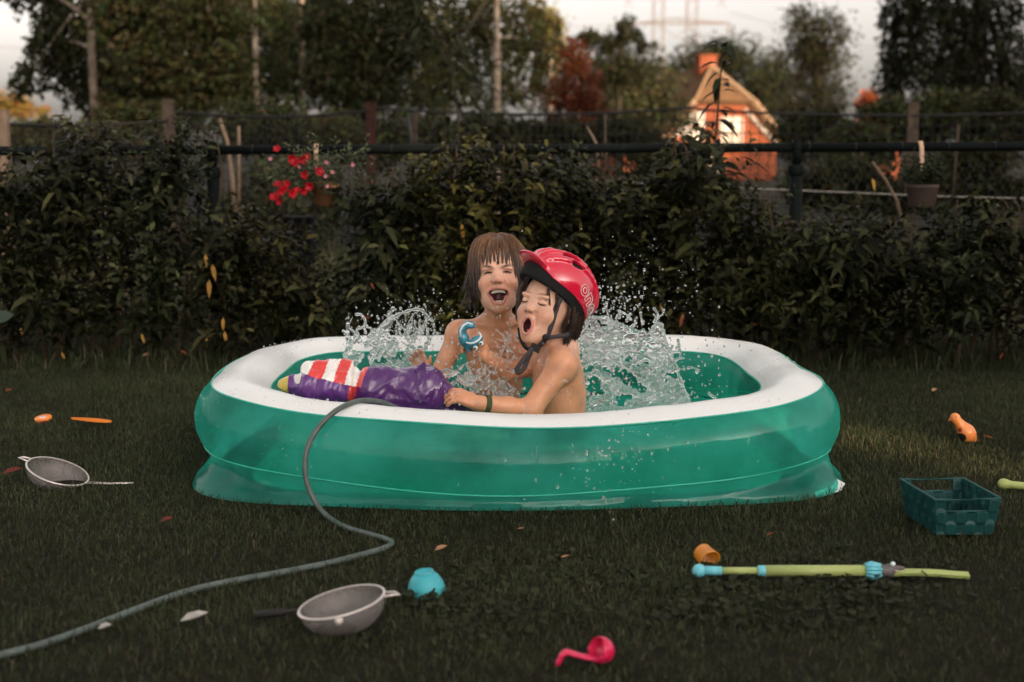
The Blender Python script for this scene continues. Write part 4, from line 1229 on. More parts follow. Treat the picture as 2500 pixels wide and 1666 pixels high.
drops('water_drops', P, rad, 'spray of small drops over and between the two boys')
P, rad = cloud([(1500, 1110, 70, 60, 60, 3.44, .0012, .0044), (1400, 1200, 90, 50, 34, 3.42, .001, .0034), (1560, 1090, 60, 40, 24, 3.46, .001, .003)], 64)
drops('water_drops', P, rad, 'scattered drops falling in front of the teal pool wall')
# beads of water lying on the white rim and on the walls
r = np.random.default_rng(77)
Pb, rb = [], []
for k in range(620):
    i = r.integers(0, NP); phi = r.uniform(-44, 36) if k < 380 else r.uniform(46, 118)
    a = R(phi); q = POOL_C[i] + PN[i] * 0
    j = (i + 1) % NP; f = r.random()
    cc = POOL_C[i] * (1 - f) + POOL_C[j] * f; nn = PN[i] * (1 - f) + PN[j] * f
    Pb.append(cc + POOL_R * (math.sin(a) * nn + math.cos(a) * UP)); rb.append(.0010 + .0022 * r.random() ** 3)
drops('water_beads', np.array(Pb), np.array(rb), None, None, None, pool)
# runs of water down the outer wall
tr = MB()
for k in range(30):
    px = r.uniform(600, 1130) if k < 22 else r.uniform(1150, 1480)
    i = int(np.argmin(np.abs(1250 + POOL_C[:, 0] / 3.6 * FPX - px) + 900 * (POOL_C[:, 1] > 4.0)))
    p0 = r.uniform(48, 72); p1 = p0 + r.uniform(15, 48)
    pts = []
    side = 0.0
    for q in np.linspace(p0, min(p1, 122), 9):
        side += r.normal() * .0022
        tn = T[i] / np.linalg.norm(T[i])
        pts.append(POOL_C[i] + tn * (side + r.uniform(-.0005, .0005)) + (r_loc[i] + .0006) * (math.sin(R(q)) * PN[i] + math.cos(R(q)) * UP))
    tr.tube(pts, np.linspace(.0007, .0014, 9), 5)
tag(tr.build('water_run', m_water, pool), kind='stuff')

# ================================================================== PEOPLE
def rot_ypr(y, p, r):
    cz, sz, cx, sx, cy, sy = math.cos(y), math.sin(y), math.cos(p), math.sin(p), math.cos(r), math.sin(r)
    return np.array([[cz, -sz, 0], [sz, cz, 0], [0, 0, 1]]) @ np.array([[1, 0, 0], [0, cx, -sx], [0, sx, cx]]) @ np.array([[cy, 0, sy], [0, 1, 0], [-sy, 0, cy]])
class Frame:
    def __init__(s, o, ypr, sc=1.0):
        s.o = np.array(o, float); s.R = rot_ypr(*[R(q) for q in ypr]); s.s = sc
    def pt(s, p): return s.o + (np.asarray(p, float) * s.s) @ s.R.T
    def loc(s, P): return ((np.asarray(P) - s.o) @ s.R) / s.s
m_skin = mat('skin', rough=.46, spec=.45, attr=True, sss=.25, coat=.16, noise=(21, .24), bump=(130, .35, .003))
m_hair = mat('brown_hair', rough=.28, spec=.5, attr=True)
m_teeth = mat('teeth', (.78, .68, .55), .3, .5)
m_tongue = mat('tongue', (.42, .12, .11), .35, .5)
m_dark = mat('dark_lashes', (.02, .012, .009), .6, .3)
m_brow = mat('eyebrow_hair', (.075, .04, .022), .7, .2)

def mouth_ovals(mx, mz, mc, wide):
    if wide:
        return [(mc + mz * .36, mx + wide, mz * .62), (mc - mz * .22, mx * .80, mz * .80)]
    return [(mc, mx, mz)]
def head(S, fr, mx, mz, mc, wide=0.0, frown=False):
    def E(c, r, k, sub=False, Rl=None):
        S.ell(fr.pt(c), np.array(r) * fr.s, fr.R if Rl is None else fr.R @ Rl, k, sub)
    def Cn(a, b, ra, rb, k, sub=False):
        S.cone(fr.pt(a), fr.pt(b), ra * fr.s, rb * fr.s, k, sub)
    E((0, .018, .035), (.073, .088, .080), .02)
    E((0, -.022, -.008), (.062, .060, .062), .03)
    E((0, -.030, -.045), (.0575 if frown else .055, .050, .055), .03)
    E((0, -.034, -.082), (.047 if frown else .043, .042, .033), .03)
    E((0, -.058, -.104), (.019, .015, .014), .022)
    for s in (-1, 1):
        E((s * .036, -.058 if frown else -.056, -.030 if frown else -.034), (.022, .019, .018), .016)
        E((s * .027, -.0765 if frown else -.075, .017 - (.003 if frown else 0)), (.021, .010, .0075), .012, False, eul(0, s * (.28 if frown else -.1), 0))
        E((s * .029, -.0925 if frown else -.094, .001), (.0165, .020, .0092) if frown else (.0155, .018, .0082), .010, True)
        E((s * .029, -.0705 if frown else -.0715, -.001 if frown else 0), (.0128, .0075, .0062) if frown else (.0132, .0095, .0088), .004)
        E((s * .074, .012, -.012), (.008, .017, .026), .008, False, eul(0, 0, s * .35))
        E((s * .079, .008, -.010), (.004, .009, .015), .004, True)
    Cn((0, -.074, -.002), (0, -.0935, -.0235), .0080, .0100, .014)
    for s in (-1, 1):
        E((s * .0125, -.0865, -.0275), (.0080, .0085, .0066), .007)
        E((s * .0065, -.0965, -.0325), (.0030, .004, .0026), .003, True)
        Cn((s * .0185, -.0835, -.030), (s * (mx + .007), -.074, mc + mz * .2), .0010, .0010, .011, True)
    if frown:
        for s in (-1, 1):
            Cn((s * .005, -.090, .024), (s * .004, -.088, .010), .0012, .001, .004, True)
    # mouth: an opening made of overlapping ovals, lips run round its outline
    for cz, a_, b_ in mouth_ovals(mx, mz, mc, wide):
        E((0, -.092, cz), (a_, .034, b_), .003, True)
    n = 44
    ring = []
    for k in range(n):
        a = 2 * math.pi * k / n
        q = 0.0
        for rr in np.linspace(.004, .05, 93):
            x, z = math.cos(a) * rr, mc + math.sin(a) * rr
            if any((x / a_) ** 2 + ((z - cz) / b_) ** 2 <= 1 for cz, a_, b_ in mouth_ovals(mx, mz, mc, wide)): q = rr
        q += .0024
        x, z = math.cos(a) * q, mc + math.sin(a) * q
        y = -.0840 + (x / .05) ** 2 * .026 + max(0, -(z + .095)) * .35 + max(0, -.075 - z) * .22
        ring.append(fr.pt((x, y, z)))
    for k in range(n):
        up = math.sin(2 * math.pi * (k + .5) / n)
        S.cone(ring[k], ring[(k + 1) % n], .0020 + .0010 * abs(up), None, .0045)
    return ring
def hand(S, w, f, t, curl, c, s=1.0, thumb=(.7, .6, .1), k=.0035, spread=.10, seglen=1.0):
    """w wrist, f finger direction, t thumb side, c the way the fingers curl; curl: bend per joint for each finger"""
    f = np.array(f, float); f /= np.linalg.norm(f)
    t = np.array(t, float); t -= f * (t @ f); t /= np.linalg.norm(t)
    c = np.array(c, float); c -= f * (c @ f) + t * (c @ t); c /= np.linalg.norm(c)
    w = np.array(w, float)
    S.ell(w + f * .028 * s, (.030 * s, .027 * s, .0125 * s), np.stack([f, t, c], 1), .008)
    tips = []
    for i in range(4):
        off = (.0225 - .0150 * i) * s
        b = w + f * (.052 - .003 * abs(i - 1.3)) * s + t * off
        S.cone(w + f * .012 * s + t * off * .6, b, .0115 * s, .0082 * s, .006)
        a = curl[i][0]; p = b
        d0 = f + t * (spread * (1.5 - i) * .5)
        for j, ln in enumerate((.0195, .0145, .0115)):
            a = sum(curl[i][:j + 1])
            d = d0 * math.cos(a) + c * math.sin(a); d /= np.linalg.norm(d)
            q = p + d * ln * s * seglen * (1, 1.06, 1.0, .82)[i]
            S.cone(p, q, (.0070 - .0006 * j) * s, (.0066 - .0007 * j) * s, k)
            p = q
        tips.append(p)
    b = w + f * .014 * s + t * .020 * s
    d = t * thumb[0] + f * thumb[1] + c * thumb[2]; d /= np.linalg.norm(d)
    m = b + d * .022 * s
    d2 = d * .7 + f * .5 + c * thumb[2]; d2 /= np.linalg.norm(d2)
    S.cone(w + f * .008 * s, b, .0125 * s, .0100 * s, .008); S.cone(b, m, .0095 * s, .0078 * s, .005); S.cone(m, m + d2 * .020 * s, .0076 * s, .0060 * s, k)
    return tips

SKIN = np.array([.69, .395, .27]); TAN = np.array([.59, .275, .150]); RED = np.array([.62, .235, .14]); LIP = np.array([.50, .14, .12]); BROW = np.array([.075, .038, .022]); LASH_SHADE = np.array([.022, .012, .009])
def skin_colors(V, fr, ring, mx, mz, mc, wide, cheek=1.0, frown=False):
    l = fr.loc(V)
    hd = np.clip((l[:, 2] + .13) / .04, 0, 1)[:, None]
    c = TAN * (1 - hd) + SKIN * hd
    for s in (-1, 1):
        d = np.linalg.norm((l - np.array([s * .036, -.07, -.034])) / np.array([.024, .03, .020]), axis=1)
        c += (RED - SKIN) * (np.exp(-d ** 2) * .7 * cheek)[:, None]
    d = np.linalg.norm((l - np.array([0, -.10, -.028])) / .014, axis=1); c += (RED - SKIN) * (np.exp(-d ** 2) * .35)[:, None]
    for s in (-1, 1):                        # brow hair colour; the squint's lash line and eye-slit shade painted dark
        x, z = l[:, 0] * s, l[:, 2]
        ang, zb, th = (.34, .0175, .0056) if frown else (-.02, .0215, .0036)
        t = (x - .0270) / .0195
        zz = zb + ang * (x - .022) * (1 if frown else 0) * .9 + (.003 if not frown else .001) * (1 - t * t) - zb * 0
        w = np.clip(1.4 - np.sqrt(t ** 2 + ((z - zz) / th) ** 2) * 1.1, 0, 1)[:, None] * (l[:, 1] < -.045)[:, None] * (1.0 if frown else .6)
        c = c * (1 - w) + BROW * w
        if frown:
            w = np.clip(1.5 - np.sqrt(((x - .029) / .0135) ** 2 + ((z - .0005) / .0034) ** 2) * 1.2, 0, 1)[:, None] * (l[:, 1] < -.045)[:, None] * .9
            c = c * (1 - w) + LASH_SHADE * w
    for s in (-1, 1):
        d = np.linalg.norm((l - np.array([s * .0068, -.0955, -.0325])) / np.array([.0042, .008, .0030]), axis=1)  # shade inside the nostrils is painted into the skin colour
        w = np.clip(1.5 - d, 0, 1)[:, None] * .8
        c = c * (1 - w) + np.array([.10, .03, .022]) * w
    ringp = np.array(ring)
    near = np.where((np.abs(l) < np.array([.06, .13, .16])).all(1))[0]
    if len(near):
        dm = np.min(np.linalg.norm(V[near][:, None] - ringp[None], axis=2), axis=1)
        w = .9 * np.clip(1 - (dm - .0035) / .0022, 0, 1)[:, None]
        c[near] = c[near] * (1 - w) + LIP * w
        q = np.min([(l[near, 0] / (a_ + .001)) ** 2 + ((l[near, 2] - cz) / (b_ + .001)) ** 2 for cz, a_, b_ in mouth_ovals(mx, mz, mc, wide)], axis=0)
        inside = (q < 1.02) & (l[near, 1] < -.03) & (l[near, 1] > -.0815)
        c[near[inside]] = np.array([.055, .012, .012])
    return c
def on_face(V, fr, x, z, lift=.0008):
    """point on the skin straight in front of face position (x, z)"""
    l = fr.loc(V)
    m = (l[:, 1] < -.03) & (np.abs(l[:, 0] - x) < .006) & (np.abs(l[:, 2] - z) < .006)
    i = np.where(m)[0]
    if len(i) == 0: return fr.pt((x, -.085, z))
    d = (l[i, 0] - x) ** 2 + (l[i, 2] - z) ** 2
    y = l[i[np.argsort(d)[:4]], 1].min()
    return fr.pt((x, y - lift, z))
def face_line(V, fr, pts, rad, name, m, parent, n=9, lift=.0010):
    P = spline(pts, n)
    W = [on_face(V, fr, x, z, lift) for x, z in P]
    return MB().tube(W, rad, 6).build(name, m, parent)

# ---------------------------------------------------------------- the brown-haired boy at the back
def boy_back():
    fr = Frame((-.042, 4.32, .5485), (-1, -13.0, -2.5), .99)
    e = empty('person', (-.05, 4.42, .012), 'laughing bare-chested child with wet chin-length brown hair sitting at the back of the pool', 'person')
    S = SDF((-.36, 4.10, .012), (.17, 4.53, .68), .0030)
    mx, mz, mc, wide = .0235, .0220, -.0695, .0050
    ring = head(S, fr, mx, mz, mc, wide, True)
    nb = at(1214, 790, 4.375)
    S.cone(fr.pt((0, .024, -.06)), nb, .041, .043, .03)
    ch = at(1212, 858, 4.392)
    S.ell(ch, (.096, .060, .098), None, .04)
    S.ell(at(1212, 930, 4.40), (.082, .058, .09), None, .04)
    S.ell((-.05, 4.415, .095), (.092, .072, .075), None, .04)
    shR, shL = at(1121, 815, 4.385), at(1303, 815, 4.40)
    S.cone(nb, shR, .034, .032, .03); S.cone(nb, shL, .034, .032, .03)
    S.ell(shR, (.038, .038, .038), None, .03); S.ell(shL, (.038, .038, .038), None, .03)
    for q in (-1, 1):                                     # collar bones, chest
        S.cone(nb + np.array([q * .014, -.040, -.004]), nb + np.array([q * .082, -.028, .004]), .005, .004, .014)
        S.ell(ch + np.array([q * .042, -.040, .030]), (.036, .018, .03), None, .025)
    elR = at(1066, 926, 4.36); wrR = at(1034, 912, 4.43)
    S.cone(shR, elR, .034, .0275, .02); S.cone(elR, wrR, .0275, .0205, .015)
    hand(S, wrR, at(1022, 872, 4.46) - wrR, (.8, -.3, .2), [(.5, .6, .4), (.55, .6, .4), (.6, .6, .4), (.6, .6, .5)], (.3, -1, .1), .88)
    elL = at(1318, 905, 4.37); wrL = at(1278, 868, 4.275)
    S.cone(shL, elL, .033, .0275, .02); S.cone(elL, wrL, .0275, .021, .015)
    hand(S, wrL, at(1215, 858, 4.235) - wrL, (.05, .05, 1), [(.1, .2, .15), (.12, .25, .2), (.15, .3, .2), (.2, .3, .25)], (.1, 1, -.1), 1.0, (.9, .25, -.1), spread=.35)
    for q, kx in ((-1, -.235), (1, .115)):
        hip = np.array([-.05 + q * .055, 4.39, .085]); kn = np.array([kx, 4.25, .115]); an = np.array([-.04 + q * -.02, 4.165, .05])
        S.cone(hip, kn, .055, .042, .02); S.cone(kn, an, .040, .027, .015); S.cone(an, an + np.array([q * -.05, -.02, -.012]), .025, .018, .015)
    V, F_ = S.mesh(); V = relax(V, F_, 3, .4)
    c = skin_colors(V, fr, ring, mx, mz, mc, wide, 1.0, True)
    body = npmesh('body', V, F_, m_skin, e, True, c)
    # trunks
    T_ = SDF((-.32, 4.12, .012), (.2, 4.53, .2), .004)
    T_.ell((-.05, 4.415, .095), (.099, .079, .068), None, .02)
    for q, kx in ((-1, -.235), (1, .115)):
        hip = np.array([-.05 + q * .055, 4.39, .085]); kn = np.array([kx, 4.25, .115])
        T_.cone(hip, hip * .4 + kn * .6, .062, .054, .02)
    Vt, Ft = T_.mesh()
    npmesh('swim_trunks', Vt, Ft, mat('navy_cloth', (.018, .022, .035), .8, .2), e)
    # squeezed eyes, brows
    for s in (-1, 1):
        o_ = face_line(V, fr, [(s * .0165, .0012), (s * .024, .0035), (s * .032, .0028), (s * .0415, -.002)], [.0008, .0016, .0021, .0022, .0022, .0021, .0018, .0014, .0006], 'eyelashes', m_dark, body)
    # teeth: upper row and a few lower
    for k in range(8):
        x = (k - 3.5) * .0054
        MB().lathe([(.0013, -.0048), (.0025, -.0042), (.0027, 0), (.0022, .004)], 8, fr.pt((x, -.0755 + (x / .02) ** 2 * .007, mc + .0150 - abs(k - 3.5) * .0006)), fr.R).build('tooth', m_teeth, body)
    for k in range(4):
        x = (k - 1.5) * .0050
        if k == 1: x -= .0006
        MB().lathe([(.0020, -.004), (.0024, 0), (.0021, .0028)], 8, fr.pt((x, -.070 + (x / .02) ** 2 * .007, mc - .0165)), fr.R).build('tooth', m_teeth, body)
    return e, body, fr, V, F_
bA, bodyA, frA, VA, FA = boy_back()

def hair_strands(fr, specs, seed, rad=.0009, npt=14, grav=None):
    """specs: list of point chains (clump centre lines in head coordinates) with strand count and spread"""
    r = np.random.default_rng(seed)
    b = MB(); cols = []
    for (pts, n, sp, top, low) in specs:
        for k in range(int(n * 1.7)):
            j0 = r.normal(size=3) * sp; j1 = r.normal(size=3) * sp * r.uniform(.15, .75)
            P = []
            for i, p in enumerate(pts):
                t = i / (len(pts) - 1)
                P.append(np.array(p) + j0 * (math.sin(math.pi * min(1, t * 1.3 + .15)) * .9 + .1) * (1 - t) + j1 * t)
            W = fr.pt(spline(P, npt))
            rr = np.interp(np.linspace(0, 1, npt), [0, .25, .75, 1], [rad * .8, rad, rad * .9, rad * .25]) * r.uniform(.7, 1.25)
            b.tube(W, rr, 4, False)
            tone = r.uniform(.45, 1.6)
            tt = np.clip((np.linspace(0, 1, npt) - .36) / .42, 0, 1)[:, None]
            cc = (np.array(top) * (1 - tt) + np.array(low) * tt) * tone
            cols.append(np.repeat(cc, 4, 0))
    return np.array(b.v), np.array(b.f), np.concatenate(cols)
def scalp_path(th, a_end, z_end, off, r, Cc=(0, .018, .036), Rr=(.0745, .0895, .0815), part=.03, flick=0.0):
    """from the crown over the skull in direction th (0 = face, pi = back), then hanging"""
    d = np.array([math.sin(th), -math.cos(th)])
    pts = []
    for a in np.linspace(.10, a_end, 6):
        pts.append((Cc[0] + (Rr[0] + off) * math.sin(a) * d[0], Cc[1] + (Rr[1] + off) * math.sin(a) * d[1], Cc[2] + (Rr[2] + off) * math.cos(a)))
    x, y, z = pts[-1]
    m = 4
    for k in range(1, m + 1):
        t = k / m
        pts.append((x * (1 + .05 * math.sin(math.pi * t) - .07 * t) + flick * t * t * d[0], y + (.004 * d[1]) * t + flick * t * t * d[1], z + (z_end - z) * t))
    return pts
def hair_back():
    r = np.random.default_rng(3)
    specs = []
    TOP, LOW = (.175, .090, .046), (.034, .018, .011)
    n = 62
    for k in range(n):
        th = (k + r.uniform(-.3, .3)) / n * 2 * math.pi - math.pi
        f = abs(th)
        if f < .62:      # fringe over the forehead
            ze = .032 - .062 * (f / .62) + r.uniform(-.020, .018); ae = 1.22; off = .004 + r.uniform(0, .005)
            p = scalp_path(th, ae, ze, off, r)
            p = [(q[0] + (.006 * math.sin(k * 2.1) * max(0, i - 5) / 4), q[1] - .004 * max(0, i - 5) / 4, q[2]) for i, q in enumerate(p)]
            specs.append((p, 11, .0036, TOP, LOW))
        elif f < 1.25:
            ze = -.045 + r.uniform(-.03, .02); specs.append((scalp_path(th, 1.45, ze, .006 + r.uniform(0, .006), r), 17, .0075, TOP, LOW))
        else:
            ze = (-.040 if f < 1.9 else -.065) + r.uniform(-.03, .02); specs.append((scalp_path(th, 1.62, ze, .008 + r.uniform(0, .008), r, flick=r.uniform(.0, .03)), 18, .0085, TOP, LOW))
    for k in range(16):      # stray wet ends at the nape on the left
        th = -r.uniform(1.4, 2.3); specs.append((scalp_path(th, 1.62, -.066 - r.uniform(0, .035), .010, r, flick=r.uniform(.01, .045)), 4, .004, LOW, LOW))
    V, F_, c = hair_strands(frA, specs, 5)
    hair = npmesh('hair', V, F_, m_hair, bA, True, c)
    # close-fitting under layer so no scalp shows
    Vs, idx = [], {}
    A_, B_ = 40, 12
    for i in range(A_):
        th = i / A_ * 2 * math.pi - math.pi
        ae = .98 if abs(th) < .6 else (1.25 if abs(th) < 1.1 else 1.75)
        for j in range(B_):
            a = j / (B_ - 1) * ae
            Vs.append(frA.pt((.0765 * math.sin(a) * math.sin(th), .018 - .0915 * math.sin(a) * math.cos(th), .036 + .0835 * math.cos(a))))
    Fs = [(i * B_ + j, ((i + 1) % A_) * B_ + j, ((i + 1) % A_) * B_ + j + 1, i * B_ + j + 1) for i in range(A_) for j in range(B_ - 1)]
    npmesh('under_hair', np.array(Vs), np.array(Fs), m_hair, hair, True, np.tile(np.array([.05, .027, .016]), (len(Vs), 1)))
hair_back()

# ---------------------------------------------------------------- the helmeted boy in front
def ribbon(pts, w, th, n=20, hint=(0, -1, 0.0)):
    P = spline(pts, n); b = MB()
    T_ = np.gradient(P, axis=0); T_ /= np.linalg.norm(T_, axis=1)[:, None]
    V, Fs = [], []
    h = np.array(hint, float)
    for i in range(n):
        nn = h - T_[i] * (h @ T_[i]); nn /= np.linalg.norm(nn); s = np.cross(T_[i], nn)
        for a, c in ((-1, -1), (1, -1), (1, 1), (-1, 1)):
            V.append(P[i] + s * a * w / 2 + nn * c * th / 2)
    for i in range(n - 1):
        for k in range(4):
            k2 = (k + 1) % 4
            Fs.append((i * 4 + k, i * 4 + k2, (i + 1) * 4 + k2, (i + 1) * 4 + k))
    Fs += [(3, 2, 1, 0), tuple((n - 1) * 4 + k for k in range(4))]
    return b.add(V, Fs)
def boy_front():
    fr = Frame((.103, 4.05, .483), (-34.75, -16.0, 5), .995)
    e = empty('person', (.15, 4.08, .012), 'bare-chested child wearing the red helmet, eyes shut and mouth wide open, sitting sideways', 'person')
    S = SDF((-.36, 3.80, .012), (.29, 4.24, .62), .0030)
    mx, mz, mc, wide = .0150, .0225, -.070, .0
    ring = head(S, fr, mx, mz, mc, wide, False)
    nb = at(1368, 850, 4.07)
    S.cone(fr.pt((0, .028, -.06)), nb, .040, .043, .03)
    ch = at(1357, 912, 4.075)
    Rt = eul(0, R(10), R(-12))
    S.ell(ch, (.066, .088, .098), Rt, .04)
    S.ell(at(1374, 985, 4.08), (.066, .080, .10), Rt, .04)
    S.ell((.155, 4.085, .095), (.075, .092, .078), None, .04)
    shN, shF = at(1372, 892, 3.988), at(1326, 885, 4.155)
    S.cone(nb, shN, .036, .034, .03); S.cone(nb, shF, .036, .034, .03)
    S.ell(shN, (.042, .040, .042), None, .03); S.ell(shF, (.039, .038, .039), None, .03)
    S.ell(at(1402, 925, 4.045), (.020, .045, .05), None, .03)                 # shoulder blade
    elN = at(1292, 1004, 3.925); wrN = at(1160, 984, 3.862)
    S.cone(shN, elN, .0375, .031, .02); S.ell(elN, (.031, .031, .031), None, .02); S.cone(elN, elN * .6 + wrN * .4, .031, .0295, .015); S.cone(elN * .6 + wrN * .4, wrN, .0295, .0215, .015)
    hand(S, wrN, at(1098, 955, 3.85) - wrN, (.3, 1, .35), [(.55, .55, .4), (.6, .55, .4), (.62, .55, .4), (.6, .5, .4)], (-.2, .35, -1), 1.02, (.5, .9, .5), spread=.22)
    elF = at(1236, 908, 4.115); wrF = at(1182, 868, 4.06)
    S.cone(shF, elF, .035, .030, .02); S.cone(elF, wrF, .0295, .0215, .015)
    hand(S, wrF, at(1148, 838, 4.065) - wrF, (-.1, -.2, 1), [(.75, .8, .6), (.75, .8, .6), (.78, .8, .6), (.8, .8, .6)], (-.55, -.75, -.1), 1.0, (.7, .7, .4), spread=.1)
    for q in (-1, 1):
        hip = np.array([.14, 4.085 + q * .05, .085]); kn = np.array([-.10, 4.06 + q * .06, .115]); an = np.array([-.30, 4.05 + q * .05, .05])
        S.cone(hip, kn, .055, .042, .02); S.cone(kn, an, .040, .027, .015); S.cone(an, an + np.array([-.02, 0, .05]), .024, .017, .015)
    V, F_ = S.mesh(); V = relax(V, F_, 3, .4)
    c = skin_colors(V, fr, ring, mx, mz, mc, wide, .8)
    body = npmesh('body', V, F_, m_skin, e, True, c)
    T_ = SDF((-.1, 3.9, .012), (.28, 4.24, .22), .004)
    T_.ell((.155, 4.085, .095), (.082, .099, .070), None, .02)
    for q in (-1, 1):
        hip = np.array([.14, 4.085 + q * .05, .085]); kn = np.array([-.10, 4.06 + q * .06, .115])
        T_.cone(hip, hip * .45 + kn * .55, .062, .053, .02)
    Vt, Ft = T_.mesh()
    npmesh('swim_trunks', Vt, Ft, mat('black_cloth', (.014, .014, .016), .8, .2), e)
    for s in (-1, 1):
        face_line(V, fr, [(s * .0175, -.001), (s * .025, -.0048), (s * .033, -.0055), (s * .0415, -.003)], [.0007, .0012, .0016, .0018, .0018, .0018, .0017, .0014, .0006], 'eyelashes', m_dark, body)
    # tongue
    Tn = SDF(fr.pt((0, -.06, -.085)) - .03, fr.pt((0, -.06, -.085)) + .03, .002)
    Tn.ell(fr.pt((0, -.058, mc - .0135)), (.0105, .017, .0065), fr.R, .003)
    Vt, Ft = Tn.mesh(); npmesh('tongue', Vt, Ft, m_tongue, body)
    # wristband
    a, b = wrN * .80 + elN * .20, elN - wrN
    b = b / np.linalg.norm(b)
    q = axes(b)
    MB().lathe([(.0262, -.0075), (.0272, -.007), (.0274, .007), (.0264, .0075), (.0235, .0075), (.0235, -.0075), (.0262, -.0075)], 28, a, q, False).build('wristband', mat('olive_band', (.045, .062, .028), .7, .3), e)
    # wet hair below the helmet
    r = np.random.default_rng(8)
    specs = []
    LOW = (.026, .013, .008); TOP = (.045, .022, .013)
    def hang(p0, p1, n, sp, bow=(0, 0, 0)):
        p0, p1 = np.array(p0), np.array(p1); m = (p0 + p1) / 2 + np.array(bow)
        specs.append(([p0, p0 * .6 + m * .4 + np.array(bow) * .3, m, m * .4 + p1 * .6, p1], n, sp, TOP, LOW))
    for k in range(40):      # side and nape
        x = .064 + r.uniform(0, .014); y = r.uniform(-.022, .085)
        f = max(0, (y - .05) / .05)
        hang((x * (1 - .25 * f), y, .055), (x * (1 - .2 * f) + r.normal() * .006, y + .012 + r.normal() * .008, -.045 - r.uniform(0, .055)), 9, .005, (.012, .0, 0))
    for k in range(16):
        x = r.uniform(-.05, .05); hang((x, .098, .04), (x * 1.05, .085 + r.normal() * .008, -.075 - r.uniform(0, .035)), 9, .006, (0, .012, 0))
    for k in range(22):
        x = -.064 - r.uniform(0, .012); y = r.uniform(-.045, .07); hang((x, y, .055), (x + .002, y + .004, -.02 - r.uniform(0, .05)), 8, .005, (-.010, -.004, 0))
    # loose strands on the forehead and temple
    for x0, z1, x1, n in ((.030, -.001, .050, 9), (.038, .006, .040, 7), (.050, -.010, .064, 8), (.045, .020, .060, 8), (-.020, .045, -.036, 6), (-.034, .035, -.050, 7), (-.046, .02, -.060, 7), (.010, .062, .004, 5), (.020, .050, .024, 6)):
        y0 = -.064 + (x0 / .07) ** 2 * .03; y1 = -.0865 + (x1 / .066) ** 2 * .042
        hang((x0, y0 - .004, .088), (x1, y1 - .004, z1), n, .0030, (0, -.012, .004))
    Vh, Fh, ch_ = hair_strands(fr, specs, 9, .0010)
    npmesh('hair', Vh, Fh, m_hair, e, True, ch_)
    return e, body, fr, V, F_
bB, bodyB, frB, VB, FB = boy_front()

